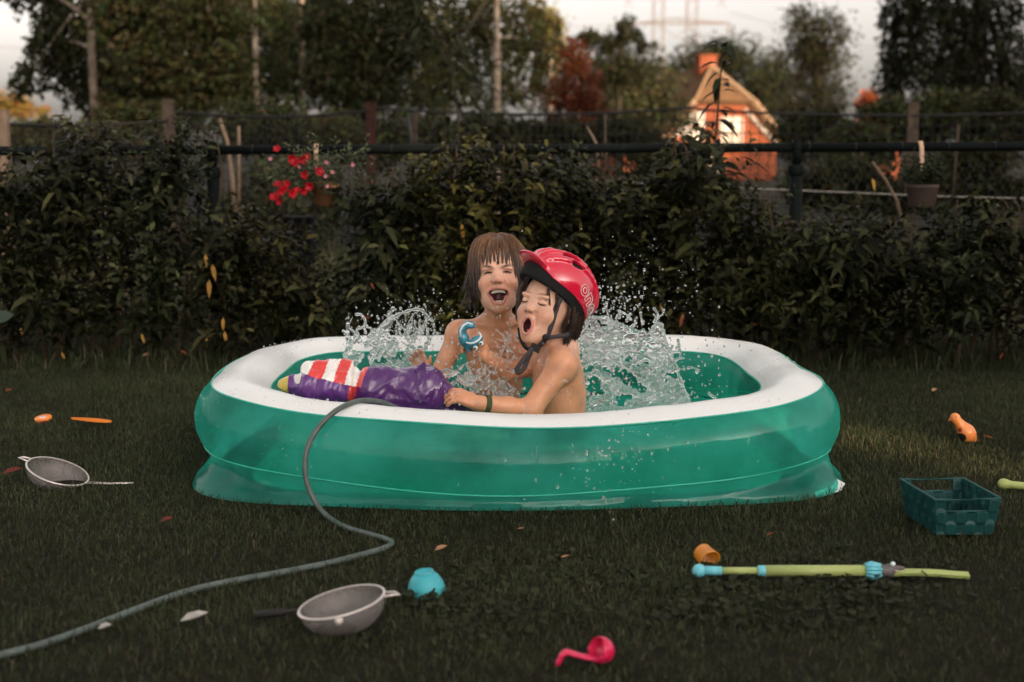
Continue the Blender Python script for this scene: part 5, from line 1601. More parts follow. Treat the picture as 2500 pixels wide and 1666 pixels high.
# ---------------------------------------------------------------- helmet (lies on the child: a thing of its own)
def helmet():
    hf = Frame((.125, 4.068, .532), (-60, -40, 1.5), 1.0)
    e = empty('bicycle_helmet', tuple(hf.o), 'glossy red cycling helmet with black liner and silver lettering on the child in front', 'helmet')
    def zc(y):       # lower edge: dips towards the nape
        return -.006 - .020 * np.clip(y / .12, 0, 1.2) ** 1.3
    def dome(rx, ry, rz, inner, lower, vents, ridges, visor):
        S = SDF((-.125, -.165, -.075), (.125, .15, .13), .0025)
        S.ell((0, .004, 0), (rx, ry, rz), None, .004)
        if ridges:
            for xs, wz in ((0, .0), (.034, .004), (-.034, .004), (.066, .0), (-.066, .0)):
                pts = []
                for t in np.linspace(-1.15, 1.2, 16):
                    y = math.sin(t) * ry * .985; kx = xs * (1 - .45 * (t / 1.2) ** 2)
                    zz = 1 - (kx / rx) ** 2 - ((y) / ry) ** 2
                    pts.append((kx, y + .004, rz * math.sqrt(max(.0, zz))))
                S.chain(pts, .0065, .012)
        if visor:
            S.ell((0, -.108, .014), (.066, .046, .010), eul(R(-12)), .012)
        if vents:
            for (x, y, lx, ly, rt) in ((.040, -.040, .009, .030, .15), (.068, -.020, .010, .026, .25), (-.040, -.040, .009, .030, -.15), (-.068, -.020, .010, .026, -.25),
                                       (.040, .045, .009, .03, -.1), (-.040, .045, .009, .03, .1), (.0, -.06, .008, .028, 0), (.0, .05, .008, .03, 0)):
                z = rz * math.sqrt(max(.02, 1 - (x / rx) ** 2 - (y / ry) ** 2))
                S.ell((x, y, z), (lx, ly, .028), eul(0, x * 9, rt), .002, True)
        S.ell((0, .004, 0), inner, None, .002, True)
        # trim below the lower edge
        ax = [S.lo[i] + S.h * np.arange(S.n[i]) for i in range(3)]
        Y_, Z_ = ax[1][None, :, None], ax[2][None, None, :]
        f = (zc(Y_) - lower + (.016 * np.clip((-Y_ - .07) / .05, 0, 1) if visor else 0)) - Z_
        S.D = np.maximum(S.D, np.broadcast_to(f, S.D.shape).astype(np.float32))
        V, F_ = S.mesh(); V = relax(V, F_, 2, .4)
        return hf.pt(V), F_
    V, F_ = dome(.1035, .1265, .1045, (.0985, .1215, .0995), 0.0, True, True, True)
    shell = npmesh('shell', V, F_, mat('glossy_red_plastic', (.60, .010, .040), .16, .5, coat=.6, noise=(10, .12)), e)
    V2, F2 = dome(.0985, .1215, .0990, (.080, .100, .085), .024, False, False, False)
    npmesh('liner', V2, F2, mat('black_foam', (.012, .012, .012), .85, .2), e)
    # outlined lettering on the near side of the shell
    def on_shell(u, v, lift=.0016):
        """u along the helmet towards the back, v up; near side"""
        y = u; z = v
        x = .1035 * math.sqrt(max(.01, 1 - ((y - .004) / .1265) ** 2 - (z / .1045) ** 2))
        p = np.array([x, y, z]); n = p / np.array([.1035, .1265, .1045]) ** 2; n /= np.linalg.norm(n)
        return hf.pt(p + n * lift)
    def stroke(pts, closed=True):
        P = spline(pts, max(18, len(pts) * 5), closed)
        return [on_shell(a, b) for a, b in P]
    m_sil = mat('silver_print', (.62, .55, .55), .35, .5)
    # letter shapes in a running frame: x along the word, y letter height
    def letter(shapes, u0, v0, h, ang):
        b = MB()
        for sh, closed in shapes:
            pts = []
            for a, c in sh:
                x = a * h; y = c * h
                pts.append((u0 + x * math.cos(ang) - y * math.sin(ang), v0 + x * math.sin(ang) + y * math.cos(ang)))
            b.tube(stroke(pts, closed), .00105, 5, True, closed)
        return b
    circ = lambda r, cx=.5, cy=.5, sx=1.0: [(cx + r * sx * math.cos(t), cy + r * math.sin(t)) for t in np.linspace(0, 2 * math.pi, 13)[:-1]]
    O_ = [(circ(.5), True), (circ(.24), True)]
    N_ = [([(0, 0), (0, .5), (0, 1), (.12, 1), (.24, 1), (.26, .93), (.5, 1), (.74, .9), (.84, .62), (.84, .3), (.84, 0), (.7, 0), (.58, 0), (.58, .3), (.56, .6), (.42, .74), (.27, .6), (.26, .3), (.26, 0), (.12, 0)], True)]
    E_ = [([(.86, .3), (.62, .02), (.3, .05), (.04, .32), (.05, .72), (.32, .98), (.64, .95), (.88, .66), (.88, .42), (.5, .42), (.28, .42), (.3, .3), (.48, .22), (.66, .32), (.8, .36)], True), ([(.3, .62), (.45, .76), (.6, .62), (.45, .58)], True)]
    h = .032
    ang0 = R(-14)
    u, v = .006, .016
    for nm, L_, w in (('O', O_, 1.06), ('N', N_, .92), ('E', E_, .95)):
        letter(L_, u, v, h, ang0).build('lettering', m_sil, shell)
        u += w * h * math.cos(ang0); v += w * h * math.sin(ang0); ang0 -= R(6)
    # straps and buckle
    m_strap = mat('grey_webbing', (.045, .038, .040), .75, .3, bump=(300, .4, .001))
    j = at(1334, 826, 3.972)
    ribbon([at(1377, 715, 3.985), at(1361, 745, 3.975), at(1347, 790, 3.968), j], .016, .0016).build('strap', m_strap, e)
    ribbon([at(1403, 800, 4.03), at(1383, 818, 3.99), at(1357, 822, 3.975), j], .012, .0016).build('strap', m_strap, e)
    ribbon([j, at(1320, 842, 3.968), at(1303, 852, 3.968), at(1285, 850, 3.978), at(1273, 828, 3.99), at(1268, 800, 4.0)], .013, .0022, 24, (-.3, -1, -.4)).build('chin_strap', m_black, e)
    ribbon([at(1301, 850, 3.955), at(1285, 870, 3.945), at(1269, 890, 3.94), at(1261, 904, 3.94), at(1267, 910, 3.945), at(1280, 898, 3.955), at(1289, 876, 3.96), at(1297, 856, 3.962)], .0135, .0014, 30, (.25, -1, .1)).build('loose_strap', m_strap, e)
    b = MB()
    b.box(at(1307, 850, 3.962), (.030, .010, .020), eul(0, R(28), 0), .9)
    b.box(at(1295, 857, 3.960), (.014, .011, .024), eul(0, R(28), 0))
    b.build('buckle', m_black, e, False)
    MB().lathe([(.004, -.004), (.009, -.0035), (.0095, .0), (.008, .0035), (.004, .004)], 14, at(1332, 824, 3.966), axes((0, -1, 0))).build('slider', m_black, e)
helmet()

# beads of water on the wet skin
def beads(V, F_, parent, n, zmin, seed):
    r = np.random.default_rng(seed)
    a = V[F_[:, 1]] - V[F_[:, 0]]; b = V[F_[:, 2]] - V[F_[:, 0]]
    nn = np.cross(a, b); nn /= np.linalg.norm(nn, axis=1)[:, None] + 1e-12
    c = V[F_].mean(1)
    ok = np.where((np.abs(nn[:, 1]) > .15) & (c[:, 2] > zmin))[0]
    i = r.choice(ok, n)
    drops('water_beads', c[i], .0006 + .0013 * r.random(n) ** 3, None, None, None, parent)
beads(VA, FA, bA, 420, .16, 1)
beads(VB, FB, bB, 520, .16, 2)

# ================================================================== THINGS IN THE POOL
def displace(o, fn):
    """push a mesh along its normals by fn(points)"""
    me = o.data
    n = len(me.vertices)
    V = np.empty(n * 3, np.float32); me.vertices.foreach_get('co', V); V = V.reshape(-1, 3)
    Nn = np.empty(n * 3, np.float32); me.vertex_normals.foreach_get('vector', Nn); Nn = Nn.reshape(-1, 3)
    V = V + Nn * fn(V)[:, None]
    me.vertices.foreach_set('co', V.astype(np.float32).ravel()); me.update()
def proj(P):
    d = np.asarray(P) - _C
    z = d @ _F
    return np.stack([1250 + FPX * d[..., 0] / z, 833 - FPX * (d @ _U) / z], -1)

def purple_toy():
    Y = 3.915
    e = empty('inflatable_toy', tuple(at(900, 985, Y)), 'shiny purple inflatable toy with red and white stripes lying over the pool rim', 'toy')
    S = SDF(at(675, 1030, Y) - (0, .12, .01), at(1160, 860, Y) + (0, .11, .02), .0028)
    # big rear lobe
    S.cone(at(915, 948, Y), at(1040, 958, Y), .062, .064, .02); S.cone(at(1040, 958, Y), at(1125, 985, Y + .01), .060, .030, .025)
    S.cone(at(940, 985, Y - .01), at(1080, 1000, Y - .01), .05, .035, .02)
    # front lobe
    S.cone(at(848, 945, Y - .005), at(765, 945, Y), .050, .046, .012); S.cone(at(765, 945, Y), at(708, 940, Y + .015), .044, .022, .012)
    S.cone(at(850, 905, Y + .02), at(760, 905, Y + .025), .034, .026, .012)
    S.cone(at(708, 935, Y + .015), at(692, 938, Y + .015), .017, .012, .01)
    S.cone(at(1018, 908, Y + .02), at(1038, 884, Y + .02), .014, .0015, .008)
    S.cone(at(1040, 905, Y + .02), at(1072, 918, Y + .02), .018, .006, .01)
    # pinch between the lobes
    for a in np.linspace(0, 6.283, 15)[:-1]:
        pass
    V, F_ = S.mesh(); V = relax(V, F_, 1, .4)
    px = proj(V)
    x, y = px[:, 0], px[:, 1]
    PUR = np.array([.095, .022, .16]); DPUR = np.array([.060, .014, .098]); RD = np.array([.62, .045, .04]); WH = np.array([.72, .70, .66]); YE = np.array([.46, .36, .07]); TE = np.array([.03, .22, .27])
    # printed pattern, laid out along the toy (its length and its height)
    xl = V[:, 0]; zl = V[:, 2]
    xa, xb = at(735, 910, Y)[0], at(872, 935, Y)[0]
    za, zb = at(735, 910, Y)[2], at(872, 937, Y)[2]
    line = za + (zb - za) * (xl - xa) / (xb - xa)
    u = (xl + (zl - line) * -.28 - at(722, 910, Y)[0]) / (at(893, 910, Y)[0] - at(722, 910, Y)[0])
    c = np.tile(PUR, (len(V), 1))
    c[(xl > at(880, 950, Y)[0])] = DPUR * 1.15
    band_ = (zl > line) & (u > .02) & (u < .97)
    c[band_] = WH
    for a, b in ((.20, .40), (.56, .72), (.88, .97)):
        c[band_ & (u > a) & (u < b)] = RD
    c[(zl > line) & (u >= .97) & (u < 1.12) & (zl > at(900, 893, Y)[2])] = TE
    c[(np.abs(xl - at(868, 950, Y)[0] - (zl - line) * .2) < .010) & (zl <= line)] = RD * .8
    c[((xl - at(730, 921, Y)[0]) / .011) ** 2 + ((zl - at(730, 921, Y)[2]) / .015) ** 2 < 1] = WH * .75
    c[xl < at(706, 938, Y)[0]] = YE
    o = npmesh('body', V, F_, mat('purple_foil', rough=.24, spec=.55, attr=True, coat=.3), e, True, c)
    def wr(P):
        P2 = P + .02 * np.stack([vnoise(P, 11, 34), vnoise(P, 13, 35), vnoise(P, 12, 36)], 1)
        a = vnoise(P2, 8, 31); b = vnoise(P2 * np.array([1.2, 1, 1.3]), 19, 32); d = vnoise(P2 * np.array([1.5, .8, 1.2]), 38, 33)
        seam = np.exp(-((P[:, 0] - at(872, 950, Y)[0]) / .007) ** 2) * -.012
        return (-np.abs(a) * .008 - np.abs(b) * .007 - np.abs(d) * .0034) + .007 + seam
    displace(o, wr)
    # welded edge flaps
    fl = MB()
    P = [at(1012, 905, Y - .03), at(1036, 882, Y - .01), at(1040, 905, Y - .03), at(1062, 912, Y - .02), at(1068, 925, Y - .03), at(1040, 925, Y - .04)]
    fl.add(P + [p + np.array([0, .004, 0]) for p in P], [(0, 2, 1), (2, 5, 4, 3), (0, 5, 2), (6, 7, 8), (8, 9, 10, 11), (6, 8, 11), (0, 1, 7, 6), (1, 2, 8, 7), (2, 3, 9, 8), (3, 4, 10, 9), (4, 5, 11, 10), (5, 0, 6, 11)])
    fl.build('edge_flap', mat('dark_purple_foil', (.05, .012, .085), .3, .5), e, False)
purple_toy()

def shark_toy():
    Y = 4.02
    e = empty('shark_clip_toy', tuple(at(1145, 850, Y)), 'small blue snapping toy with open jaws and googly eyes in the helmeted child\'s hand', 'toy')
    m_blue = mat('petrol_blue_plastic', (.035, .20, .27), .3, .5, coat=.3)
    m_lip = mat('pale_blue_white_plastic', (.62, .70, .70), .35, .5)
    S = SDF(at(1115, 870, Y) - (.005, .05, .005), at(1185, 785, Y) + (.005, .04, .005), .0016)
    for pts in ([(1133, 836), (1129, 822), (1131, 808), (1141, 799), (1152, 801)],):
        P = [at(a, b, Y) for a, b in pts]
        for a, b in zip(P[:-1], P[1:]):
            for t in np.linspace(0, 1, 5):
                S.ell(a * (1 - t) + b * t, (.0085, .020, .0085), None, .004)
    S.ell(at(1135, 828, Y), (.013, .021, .015), None, .006)
    S.ell(at(1150, 816, Y - .004), (.013, .016, .011), eul(0, R(-30), 0), .003, True)
    V, F_ = S.mesh(); up = npmesh('upper_jaw', V, F_, m_blue, e)
    S = SDF(at(1115, 880, Y) - (.005, .05, .005), at(1190, 785, Y) + (.005, .04, .005), .0016)
    S.ell(at(1157, 835, Y), (.024, .022, .015), eul(0, R(-30), 0), .004)
    S.ell(at(1151, 822, Y), (.022, .018, .013), eul(0, R(-30), 0), .003, True)
    S.cone(at(1137, 838, Y), at(1144, 858, Y), .009, .0035, .006)
    S.cone(at(1134, 838, Y), at(1150, 843, Y), .010, .010, .006)
    V, F_ = S.mesh(); lo = npmesh('lower_jaw', V, F_, m_blue, e)
    MB().tube([at(1127, 826, Y - .020), at(1126, 812, Y - .021), at(1133, 801, Y - .019), at(1143, 795, Y - .018), at(1153, 799, Y - .016)], .0024, 8).build('lip', m_lip, up)
    MB().tube(spline([at(1139, 838, Y - .016), at(1150, 840, Y - .021), at(1163, 835, Y - .021), at(1171, 825, Y - .014), at(1166, 816, Y - .004)], 16), .0025, 8).build('lip', m_lip, lo)
    for a, b in ((1159, 850), (1172, 840)):
        p = at(a, b, Y - .018)
        V0, F0 = ICO
        ey = npmesh('eye', p + V0 * .0062, F0, m_lip, e)
        npmesh('pupil', p + np.array([-.001, -.0045, -.0005]) + V0 * .0030, F0, m_black, ey)
    e.scale = (1.12, 1.12, 1.12)
shark_toy()

# ================================================================== HOSE
m_hose = mat('grey_green_hose', (.088, .112, .102), .4, .4, noise=(40, .35))
hp = [at(1010, 1020, 3.85), at(975, 1000, 3.82), at(930, 982, 3.775), at(880, 979, 3.72), at(825, 1000, 3.64), at(780, 1042, 3.60), at(752, 1090, 3.565), at(745, 1140, 3.55), at(752, 1188, 3.54), at(775, 1234, 3.53), at(808, 1268, 3.49)]
hp += [gnd(a, b, .0075) for a, b in ((850, 1290), (905, 1306), (945, 1318), (957, 1327), (935, 1340), (880, 1356), (800, 1376), (700, 1396), (560, 1421), (450, 1447), (330, 1490), (200, 1540), (100, 1575), (0, 1602), (-160, 1655), (-420, 1740))]
tag(MB().tube(spline(hp, 190), .0072, 12).build('garden_hose', m_hose), 'grey-green garden hose draped over the rim and winding across the lawn', 'hose')

# ================================================================== TOYS AND KITCHEN THINGS ON THE LAWN
m_mesh = mat('sieve_gauze', (.27, .245, .23), .55, .4, metal=.3, noise=(60, .3), bump=(420, .5, .001))
m_chrome = mat('sieve_rim_metal', (.62, .56, .52), .35, .5, metal=.6)
def gauze():
    nt = m_mesh.node_tree; N, Lk = nt.nodes, nt.links
    t = N.new('ShaderNodeBsdfTransparent'); x = N.new('ShaderNodeMixShader'); x.inputs['Fac'].default_value = .5      # the open part of the wire cloth
    Lk.new(N['Principled BSDF'].outputs[0], x.inputs[1]); Lk.new(t.outputs[0], x.inputs[2]); Lk.new(x.outputs[0], N['Material Output'].inputs['Surface'])
gauze()
def sieve(loc, dia, dep, Rm, label, handle, hook):
    e = empty('sieve', loc, label, 'sieve')
    r = dia / 2
    prof = [(r * math.cos(t) ** .8 if t < 1.56 else .002, -dep * math.sin(t)) for t in np.linspace(0, 1.56, 10)]
    prof = prof + [(max(.001, a - .0012), b + .0012) for a, b in prof[::-1]]
    MB().lathe(prof, 36, loc, Rm, False).build('bowl', m_mesh, e)
    MB().lathe([(r - .002, .0015), (r + .0018, .002), (r + .003, .0), (r + .002, -.003), (r - .001, -.003), (r - .002, .0015)], 40, loc, Rm, False).build('rim', m_chrome, e)
    W = lambda p: np.array(p) @ np.array(Rm).T + np.array(loc)
    if handle == 'wire':
        for s in (-.006, .006):
            MB().tube([W((r, s, 0)), W((r + .06, s * .8, .022)), W((r + .125, s * .6, .050))], .0016, 6).build('handle_wire', m_chrome, e)
    else:
        MB().tube([W((r, 0, -.002)), W((r + .025, 0, .0)), W((r + .03, 0, 0)), W((r + .085, 0, .002)), W((r + .09, 0, .002))], [.004, .004, .0075, .0085, .005], 8).build('handle', m_black, e)
    MB().tube([W((-r, -.012, 0)), W((-r - .02, -.008, -.001)), W((-r - .03, 0, -.006)), W((-r - .02, .008, -.001)), W((-r, .012, 0))], .0026, 6).build('hook', m_chrome, e)
    if hook:
        b = MB(); p = W((r * math.cos(hook), r * math.sin(hook), -.008))
        b.lathe([(.004, -.0015), (.0085, -.0012), (.0085, .0012), (.004, .0015)], 12, p, axes((.15, -1, .1))).build('tag', m_chrome, e)
    return e
c0 = at(141, 1151, Yg(1190) + .03)
sieve(tuple(c0), .172, .052, eul(R(4), R(21), R(-4)), 'sieve with wire handle lying tilted at the left of the lawn', 'wire', None)
c0 = at(834, 1470, Yg(1548) + .03)
sieve(tuple(c0), .168, .060, eul(R(2), R(-12), R(0)) @ eul(0, 0, R(174)), 'sieve with black handle lying at the front of the lawn', 'grip', R(-262))

# blue bowl upside down
p = gnd(1043, 1452)
e = empty('bowl', tuple(p), 'turquoise plastic bowl upside down on the grass beside the front sieve', 'bowl')
m_turq = mat('turquoise_plastic', (.06, .42, .48), .45, .4, noise=(30, .15), transl=.1)
prof = [(.0405, .004), (.0395, .012), (.036, .026), (.030, .038), (.022, .046), (.019, .047)]
MB().lathe(prof + [(a - .0018, b - .0015) for a, b in prof[::-1]], 32, p, eul(R(3), R(-7), 0), False).build('wall', m_turq, e)
MB().lathe([(.0195, .046), (.0198, .0515), (.0175, .052), (.0165, .047), (.001, .0465)], 28, p, eul(R(3), R(-7), 0), False).build('foot_ring', m_turq, e)

# pink ladle
def ladle():
    Y = Yg(1618, .004)
    e = empty('toy_ladle', tuple(gnd(1440, 1622)), 'bright pink plastic toy ladle with bent handle at the bottom of the lawn', 'ladle')
    m_pink = mat('pink_plastic', (.62, .012, .075), .32, .5, coat=.2)
    S = SDF(at(1340, 1640, Y) - (0, .05, .02), at(1500, 1535, Y) + (0, .06, .02), .0018)
    c = at(1466, 1588, Y)
    ax = np.array([-.80, -.42, .42]); ax /= np.linalg.norm(ax)
    S.ell(c, (.0245, .0245, .026), axes(ax), .002)
    S.ell(c + ax * .004, (.0222, .0222, .0235), axes(ax), .001, True)
    S.ell(c + ax * .034, (.05, .05, .018), axes(ax), .001, True)
    V, F_ = S.mesh(); npmesh('cup', V, F_, m_pink, e)
    S = SDF(at(1330, 1650, Y) - (0, .05, .03), at(1500, 1535, Y) + (0, .06, .02), .0018)
    hpts = [at(1458, 1608, Y), at(1430, 1605, Y), at(1400, 1597, Y), at(1382, 1592, Y), at(1372, 1600, Y), at(1364, 1616, Y), at(1357, 1628, Y)]
    for a, b, r0, r1 in zip(hpts[:-1], hpts[1:], (.009, .0085, .0075, .007, .0075, .0075), (.0085, .0075, .007, .0075, .0075, .005)):
        for t in np.linspace(0, 1, 6):
            q = a * (1 - t) + b * t; rr = r0 * (1 - t) + r1 * t
            d = b - a; S.ell(q, (.005, rr, .0042), np.stack([d / np.linalg.norm(d), (0, 1, 0), np.cross(d / np.linalg.norm(d), (0, 1, 0))], 1), .003)
    V, F_ = S.mesh(); npmesh('handle', V, F_, m_pink, e)
ladle()

# orange cup on its side
p = at(1723, 1358, Yg(1380, .002) + .02)
e = empty('toy_cup', tuple(p), 'orange plastic cup on its side behind the water squirter', 'cup')
m_or = mat('orange_plastic', (.72, .25, .025), .35, .5)
MB().lathe([(.001, -.020), (.019, -.020), (.021, -.018), (.0245, .018), (.0255, .018), (.0255, .020), (.0232, .020), (.0205, -.014), (.001, -.016)], 28, p, axes((.35, -.80, -.30)), False).build('wall', m_or, e)

# water squirter
def squirter():
    Y = Yg(1394, .022)
    e = empty('water_squirter', tuple(gnd(1900, 1400)), 'green and blue water squirter with a grey fish head lying on the lawn', 'toy')
    m_g = mat('pale_green_plastic', (.36, .42, .14), .4, .4, noise=(20, .12)); m_b = mat('light_blue_plastic', (.14, .48, .56), .4, .4)
    z = .022
    q = lambda px, dz=0, dy=0: np.array([at(px, 1392, Y)[0], Y + dy, z + dz])
    V0, F0 = ICO
    npmesh('nozzle', q(1707) + V0 * .0155, F0, m_b, e)
    MB().tube([q(1718), q(1762)], [.0105, .0095], 16).build('neck', m_b, e)
    MB().tube([q(1762), q(1852)], .0078, 16).build('inner_tube', m_g, e)
    MB().tube([q(1850), q(1852), q(1868), q(1870)], [.0105, .0118, .0118, .0105], 18).build('collar', m_b, e)
    MB().tube([q(1868), q(2120)], .0122, 18).build('barrel', m_g, e)
    r_ = MB()
    for k in range(12):
        a = k / 12 * 6.283
        r_.tube([q(2112) + np.array([0, math.cos(a), math.sin(a)]) * .0125, q(2128) + np.array([0, math.cos(a), math.sin(a)]) * .0165, q(2148) + np.array([.002 * (k % 2), math.cos(a) * .013, math.sin(a) * .013])], [.004, .005, .0035], 6)
    r_.tube([q(2112), q(2148)], .013, 14)
    r_.build('ruffled_collar', m_b, e)
    S = SDF(q(2130) - .03, q(2230) + .035, .0018)
    S.cone(q(2150), q(2172, -.002), .0135, .0125, .006); S.cone(q(2172, .006), q(2205, .006), .009, .0035, .006); S.cone(q(2172, -.008), q(2196, -.010), .006, .003, .004)
    V, F_ = S.mesh(); hd = npmesh('fish_head', V, F_, mat('grey_plastic', (.10, .085, .085), .4, .4), e)
    npmesh('eye', q(2178, .016, -.004) + V0 * .0055, F0, MATS['pale_blue_white_plastic'], hd)
    for k in range(5):
        npmesh('tooth', q(2180 + k * 5, .0035 - k * .0006, -.008) + V0 * .0016, F0, m_teeth, hd)
    P = [q(2180, -.004), q(2230, -.003), q(2290, -.005), q(2330, -.008), q(2366, -.010)]
    t_ = ribbon(P, .016, .007, 20, (0, -.4, 1)); 
    o = t_.build('tail', m_g, e, False)
squirter()

# woven basket
def basket():
    zt, zb = .098, .006
    FL, FR_ = at(2283, 1221, Yg(1312) - .012), at(2443, 1218, Yg(1312) - .012)
    zt = float(FL[2])
    BL, BR = gnd(2199, 1171, zt), gnd(2352, 1169, zt)
    top = [np.array(q) for q in (FL, FR_, BR, BL)]
    cen_ = sum(top) / 4
    bot = [cen_ + (q - cen_) * np.array([.86, .88, 1]) for q in top]
    bot = [np.array([q[0], q[1], zb]) for q in bot]
    e = empty('woven_basket', (cen_[0], cen_[1], 0), 'dark teal woven strap basket with handle openings at the right of the lawn', 'basket')
    m_bt = mat('dark_teal_strap', (.009, .066, .063), .5, .35, noise=(25, .35), bump=(160, .3, .001))
    def side(i, j, nc, handle):
        A, B, C_, D_ = bot[i], bot[j], top[j], top[i]
        n = np.cross(B - A, D_ - A); n /= np.linalg.norm(n)
        S_ = lambda u, v: (A * (1 - u) + B * u) * (1 - v) + (D_ * (1 - u) + C_ * u) * v
        rows = [(0.02, .31), (.35, .64), (.68, .97)]
        cols = [(k / nc + .006, (k + 1) / nc - .006) for k in range(nc)]
        lo_, hi_ = (nc // 2 - nc // 4 - 1, nc // 2 + nc // 4) if handle else (99, -1)
        lo_, hi_ = (1, nc - 2) if handle else (99, -1)
        def strip(pts_a, pts_b, offs, name):
            V, k = [], len(pts_a)
            for pa, pb, o in zip(pts_a, pts_b, offs):
                for t in (.0012, -.0012):
                    V += [pa + n * (o + t), pb + n * (o + t)]
            Fs = []
            for q in range(k - 1):
                b0, b1 = q * 4, q * 4 + 4
                Fs += [(b0, b0 + 1, b1 + 1, b1), (b0 + 2, b1 + 2, b1 + 3, b0 + 3), (b0, b1, b1 + 2, b0 + 2), (b0 + 1, b0 + 3, b1 + 3, b1 + 1)]
            Fs += [(0, 2, 3, 1), (k * 4 - 4, k * 4 - 3, k * 4 - 1, k * 4 - 2)]
            MB().add(V, Fs).build(name, m_bt, e, False)
        for c, (u0, u1) in enumerate(cols):
            vs = np.linspace(0, .66 if lo_ <= c <= hi_ else 1, 13)
            of = [.0024 * max(-1, min(1, 2.6 * math.cos(math.pi * (v * 3 - .5)))) * (1 if c % 2 else -1) for v in vs]
            strip([S_(u0, v) for v in vs], [S_(u1, v) for v in vs], of, 'vertical_strap')
        for r_, (v0, v1) in enumerate(rows):
            segs = [(0, 1)]
            if handle and r_ == 2: segs = [(0, cols[lo_][0] - .01), (cols[hi_][1] + .01, 1)]
            for s0, s1 in segs:
                us = np.linspace(s0, s1, max(6, int(4 * nc * (s1 - s0)) + 1))
                of = [-.0024 * max(-1, min(1, 2.6 * math.cos(math.pi * (u * nc - .5)))) * (-1 if r_ % 2 else 1) for u in us]
                strip([S_(u, v0) for u in us], [S_(u, v1) for u in us], of, 'horizontal_strap')
        if handle:
            MB().tube([S_(cols[lo_][0], .66), S_(cols[hi_][1], .66)], .0026, 6).build('handle_edge', m_bt, e)
    side(0, 1, 6, True); side(1, 2, 9, False); side(2, 3, 6, True); side(3, 0, 9, False)
    MB().tube(top, .0042, 8, closed=True).build('rim', m_bt, e, False)
    MB().add([b + np.array([0, 0, .002]) for b in bot], [(0, 1, 2, 3)]).build('base', m_bt, e, False)
basket()

# orange bird
def bird_toy():
    Y = gnd(2350, 1080)[1]
    e = empty('bird_toy', tuple(gnd(2352, 1080)), 'orange plastic bird toy sitting in the sunlit grass at the right', 'toy')
    S = SDF(at(2305, 1095, Y) - (0, .06, .01), at(2400, 1000, Y) + (0, .06, .01), .0018)
    S.ell(at(2331, 1020, Y), (.0150, .0145, .0150), None, .008)
    S.cone(at(2333, 1024, Y), at(2356, 1052, Y), .0130, .0240, .012)
    S.ell(at(2363, 1063, Y), (.0265, .026, .029), eul(0, R(-35), 0), .02)
    S.cone(at(2322, 1024, Y), at(2316, 1027, Y), .0065, .0022, .003)
    S.cone(at(2375, 1076, Y), at(2383, 1078, Y), .014, .008, .01)
    V, F_ = S.mesh(); V = relax(V, F_, 1, .4)
    V[:, 2] = np.maximum(V[:, 2], .004)
    c = np.tile(np.array([.66, .22, .055]), (len(V), 1))
    fx, fz = at(2343, 1068, Y)[0], at(2343, 1068, Y)[2]
    c[(((V[:, 0] - fx) / .0135) ** 2 + ((V[:, 2] - fz) / .0165) ** 2 < 1) & (V[:, 1] < Y + .005)] = (.02, .018, .02)
    for a, b, r_ in ((2331, 1017, .0032), (2340, 1048, .0055)):
        q = at(a, b, Y); c[(((V[:, 0] - q[0]) / r_) ** 2 + ((V[:, 2] - q[2]) / (r_ * 1.3)) ** 2 < 1) & (V[:, 1] < Y)] = (.30, .04, .02)
    npmesh('body', V, F_, mat('orange_toy_plastic', rough=.35, spec=.5, attr=True, noise=(120, .2), coat=.2), e, True, c)
bird_toy()
# green toy cut by the right picture edge
e = empty('bone_toy', tuple(gnd(2470, 1192)), 'pale green plastic toy cut off by the right picture edge', 'toy')
S = SDF(np.array([1.28, 3.68, .0]), np.array([1.52, 3.98, .07]), .0025)
a, b = at(2450, 1182, Yg(1182, .018)), at(2530, 1190, Yg(1190, .018))
S.cone(a, b, .0105, .0105, .01); S.ell(a, (.016, .014, .0145), None, .01); S.ell(b, (.016, .014, .0145), None, .01); S.cone(b, b + np.array([.05, -.01, 0]), .010, .010, .01)
V, F_ = S.mesh(); npmesh('body', V, F_, MATS['pale_green_plastic'], e)
# orange disc and orange blade at the left
p = gnd(106, 1032) + np.array([0, 0, .014])
e = empty('toy_disc', tuple(p), 'orange round toy disc with a white centre at the far left of the lawn', 'toy')
m_o2 = mat('bright_orange_plastic', (.78, .22, .03), .4, .4)
Rd = eul(R(12), R(-6), 0)
dk = MB().lathe([(.001, -.006), (.027, -.006), (.0295, -.004), (.0295, .004), (.027, .006), (.001, .006)], 28, p, Rd, False).build('disc', m_o2, e)
MB().lathe([(.001, .0066), (.0125, .0066), (.0125, .006)], 20, p, Rd, False).build('centre', m_vinyl, dk)
MB().lathe([(.001, .0072), (.004, .0072), (.004, .0062)], 12, p, Rd, False).build('hub', m_or, dk)
a, b = at(175, 1021, Yg(1021, .036)), at(272, 1029, Yg(1029, .03))
e = empty('orange_leaf_toy', tuple(a), 'flat orange pointed toy blade lying right of the orange disc', 'toy')
pts = [a * (1 - t) + b * t for t in np.linspace(0, 1, 12)]
w = [.004, .008, .011, .014, .017, .019, .020, .020, .019, .017, .013, .006]
V = []
for q, ww in zip(pts, w):
    V += [q + np.array([0, -ww, .002 + .2 * ww]), q + np.array([0, ww, .002]), q + np.array([0, ww, -.003]), q + np.array([0, -ww, -.003])]
Fs = [(3, 2, 1, 0), (44, 45, 46, 47)]
for i in range(11):
    for k in range(4):
        Fs.append((i * 4 + k, i * 4 + (k + 1) % 4, i * 4 + 4 + (k + 1) % 4, i * 4 + 4 + k))
MB().add(V, Fs).build('blade', m_o2, e, False)

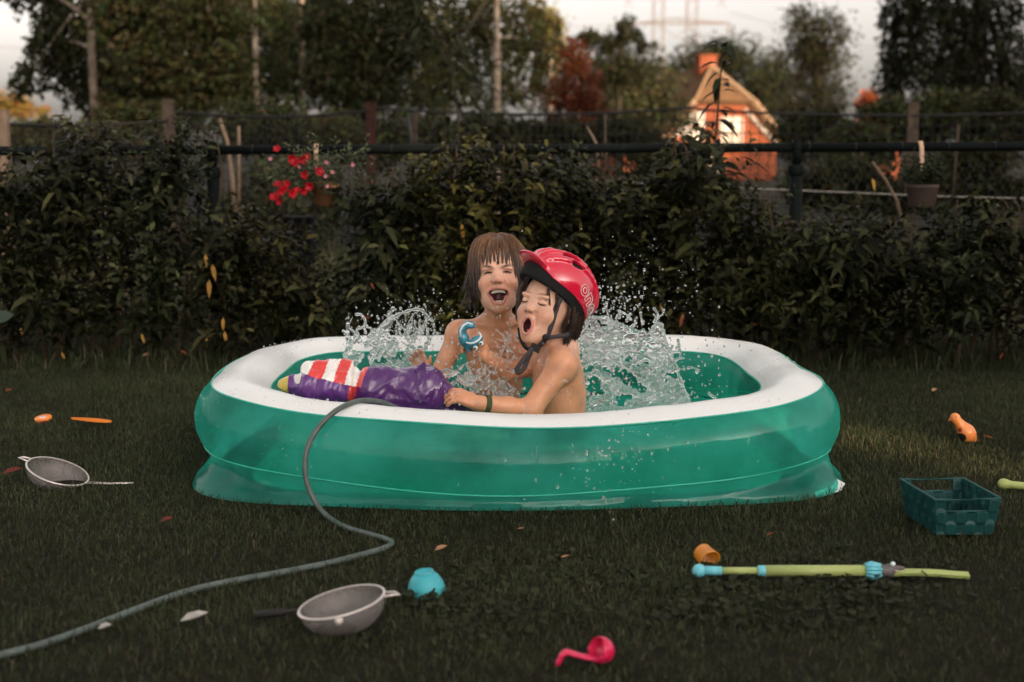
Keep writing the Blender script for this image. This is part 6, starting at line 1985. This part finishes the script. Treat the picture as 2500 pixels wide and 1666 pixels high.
# scraps and fallen leaves on the grass
def fallen(name, px, py, L, W, yaw, m, label, cat='leaf', lift=.03, curl=-.1, nz=1.0):
    o = gnd(px, py) + np.array([0, 0, lift])
    d = np.array([[math.cos(yaw), math.sin(yaw), .15]])
    V, F_ = leaves(np.array([o]), d, np.array([[0, -.35, nz]]), np.array([L]), np.array([W]), np.array([curl]), .3)
    return tag(npmesh(name, V, F_, m, None, True), label, cat)
m_scrap = mat('grey_white_paper', (.42, .40, .36), .8, .2, noise=(40, .4))
m_dry = mat('dry_leaf', (.36, .19, .10), .7, .2, noise=(60, .4)); m_redleaf = mat('dark_red_leaf', (.13, .022, .014), .6, .3, noise=(60, .4))
fallen('paper_scrap', 440, 1552, .055, .026, .25, m_scrap, 'crumpled whitish scrap lying left of the front sieve', 'scrap', .028)
fallen('pale_leaf', 240, 1574, .026, .018, .3, m_scrap, 'small pale scrap near the hose at the lower left', 'scrap', .03)
fallen('fallen_leaf', 1062, 1372, .032, .017, .5, m_dry, 'curled tan leaf above the turquoise bowl', lift=.026)
fallen('fallen_leaf', 5, 1186, .06, .03, .2, m_redleaf, 'dark red leaf at the left edge below the wire sieve', lift=.032)
fallen('fallen_leaf', 395, 1306, .03, .02, .6, m_redleaf, 'dark red leaf on the grass above the hose', lift=.032)
fallen('fallen_leaf', 92, 1060, .04, .015, .1, m_redleaf, 'brown leaf just below the orange disc', lift=.033)
fallen('fallen_leaf', 1368, 1396, .022, .007, .0, m_dry, 'thin reddish leaf in front of the middle of the pool', lift=.032)
fallen('fallen_leaf', 1872, 1342, .018, .010, .5, m_oleaf, 'tiny orange leaf above the green barrel', lift=.034)
fallen('fallen_leaf', 2425, 1098, .035, .012, 2.5, m_oleaf, 'orange leaf in the sunlit grass right of the bird toy', lift=.034)
fallen('fallen_leaf', 12, 977, .03, .02, .4, m_oleaf, 'orange leaf at the left picture edge above the disc', lift=.032)
fallen('fallen_leaf', 1262, 1325, .022, .008, -.6, m_dry, 'pale dry stalk leaf right below the pool front', lift=.033)
fallen('fallen_leaf', 345, 893, .05, .03, .1, m_dry, 'tan leaf at the foot of the hedge on the left', lift=.04)
fallen('fallen_leaf', 2275, 978, .03, .02, .7, m_dry, 'dry leaf in the grass between pool and hedge at the right', lift=.035)
for k, (px, py, lab) in enumerate(((-12, 780, 'big green leaf poking in at the left picture edge'),)):
    o = at(px, py, 5.2)
    V, F_ = leaves(np.array([o]), np.array([[1, 0, .35]]), np.array([[.1, -1, .5]]), np.array([.075]), np.array([.06]), np.array([.1]))
    e = empty('garden_plant', (o[0] - .1, 5.2, 0), lab, 'plant')
    npmesh('leaf', V, F_, mat('big_leaf', (.018, .032, .02), .45, .4), e)
    MB().tube([(o[0] - .1, 5.2, 0), (o[0] - .08, 5.2, o[2] * .6), tuple(o)], [.006, .005, .003], 6).build('stem', m_stem, e)

# ================================================================== HANGING POTS
m_hook = mat('beige_strap', (.55, .36, .24), .6, .3)
m_terra = mat('terracotta_pot', (.26, .12, .05), .8, .2, noise=(20, .3))
m_pot2 = mat('brown_grey_pot', (.075, .052, .043), .75, .2, noise=(20, .2))
m_red = mat('red_petal', (.40, .004, .012), .5, .3, transl=.3)
m_pinkp = mat('pink_petal', (.60, .22, .26), .5, .3, transl=.3)
def hanger(px, py0, py1, e):
    Y0 = FY - .026
    x = float(at(px, py0, FY)[0])
    zt_ = z_at(px)
    P = [(x, FY + .027, zt_ - .02), (x, FY + .026, zt_), (x, FY, zt_ + .026), (x, FY - .026, zt_), (x + .002, FY - .030, at(px, (py0 + py1) / 2, FY - .03)[2]), (x + .004, FY - .033, at(px, py1, FY - .033)[2])]
    ribbon(P, .022, .002, 18, (1, 0, 0.01)) if False else None
    V, Fs = [], []
    Q = spline(P, 22)
    for q in Q:
        V += [q + np.array([-.010, 0, 0]), q + np.array([.010, 0, 0]), q + np.array([.010, -.002, .0015]), q + np.array([-.010, -.002, .0015])]
    for i in range(21):
        for k in range(4):
            Fs.append((i * 4 + k, i * 4 + (k + 1) % 4, i * 4 + 4 + (k + 1) % 4, i * 4 + 4 + k))
    MB().add(V, Fs).build('hanger', m_hook, e)
def flower_mesh(nm, m, r, parent, p, d):
    """five lobed trumpet flower facing d"""
    A = axes(d)
    V = [(0, 0, -r * .9)]
    n = 20
    for k in range(n):
        a = k / n * 6.283; q = r * .35
        V.append((q * math.cos(a), q * math.sin(a), -r * .1))
    for k in range(n):
        a = k / n * 6.283; q = r * (.86 + .16 * math.cos(5 * a))
        V.append((q * math.cos(a), q * math.sin(a), r * (.12 + .08 * math.sin(5 * a + 1))))
    Fs = [(0, 1 + k, 1 + (k + 1) % n) for k in range(n)] + [(1 + k, 1 + n + k, 1 + n + (k + 1) % n, 1 + (k + 1) % n) for k in range(n)]
    return MB().add(np.array(V) @ A.T + p, Fs).build(nm, m, parent)
e = empty('flower_pot', tuple(at(785, 505, 6.46)), 'hanging terracotta pot of red petunias on the left rail', 'flower pot')
hanger(773, 355, 430, e)
c0 = at(790, 500, 6.46)
MB().lathe([(.001, 0), (.046, 0), (.058, .085), (.062, .085), (.062, .10), (.056, .10), (.05, .02), (.001, .02)], 24, c0, eul(R(4), R(10), 0), False).build('pot', m_terra, e)
r = np.random.default_rng(17)
P0, dr, ln = [], [], []
for k in range(120):
    q = at(750 + r.normal() * 38, 442 + r.normal() * 26, 6.42 + r.normal() * .05)
    P0.append(q); d = (q - at(775, 470, 6.46)) * 6; dr.append(np.array([d[0], -.2 + r.normal() * .4, .5 + d[2] + r.normal() * .3])); ln.append(.05 + .05 * r.random())
for k in range(26):
    q = at(850 + r.normal() * 34, 400 + r.normal() * 26, 6.46 + r.normal() * .04)
    P0.append(q); dr.append(np.array([r.normal() * .5, -.2, 1])); ln.append(.05 + .05 * r.random())
O, D, Nn, L, W, K, C = shoot_leaves(P0, dr, ln, r, (.020, .042), .009, 1.0)
V, F_ = leaves(O, D, Nn, L, W, K * .5)
tag(npmesh('foliage', V, F_, m_laurel, e, True, np.repeat(C * 1.5 + np.array([.050, .058, .034]), 8, 0)), kind='stuff')
for (px, py) in ((678, 450), (686, 468), (669, 481), (701, 449), (714, 473), (742, 468), (755, 455), (718, 396), (740, 391), (676, 364), (744, 428), (780, 419), (682, 492), (693, 462), (726, 465), (712, 388), (750, 384)):
    flower_mesh('flower', m_red, .019 + .006 * r.random(), e, at(px, py, 6.30 + .02 * r.normal()), (r.normal() * .5, -1, .3 + r.normal() * .4))
for (px, py) in ((731, 408), (795, 431), (812, 421), (799, 455), (797, 397), (784, 415), (862, 403), (660, 388)):
    flower_mesh('flower', m_pinkp, .010, e, at(px, py, 6.31), (r.normal() * .4, -1, .2))
e = empty('flower_pot', tuple(at(2250, 512, 6.46)), 'hanging brown-grey pot with a dark leafy plant on the right rail', 'flower pot')
hanger(2246, 350, 420, e)
c0 = at(2250, 508, 6.47)
MB().lathe([(.001, 0), (.052, 0), (.058, .006), (.070, .088), (.073, .09), (.074, .104), (.068, .104), (.06, .02), (.001, .02)], 28, c0, None, False).build('pot', m_pot2, e)
P0, dr, ln = [], [], []
for k in range(90):
    a = r.random() * 6.28; q = at(2250 + math.cos(a) * 40 * r.random() ** .5, 452 - abs(r.normal()) * 26, 6.46 + r.normal() * .05)
    P0.append(q); dr.append(np.array([math.cos(a) * .8, -.2 + r.normal() * .4, .8])); ln.append(.03 + .035 * r.random())
O, D, Nn, L, W, K, C = shoot_leaves(P0, dr, ln, r, (.016, .030), .007, .3)
V, F_ = leaves(O, D, Nn, L, W * 1.5, K * .4)
tag(npmesh('foliage', V, F_, m_laurel, e, True, np.repeat(C + np.array([.006, .009, .005]), 8, 0)), kind='stuff')
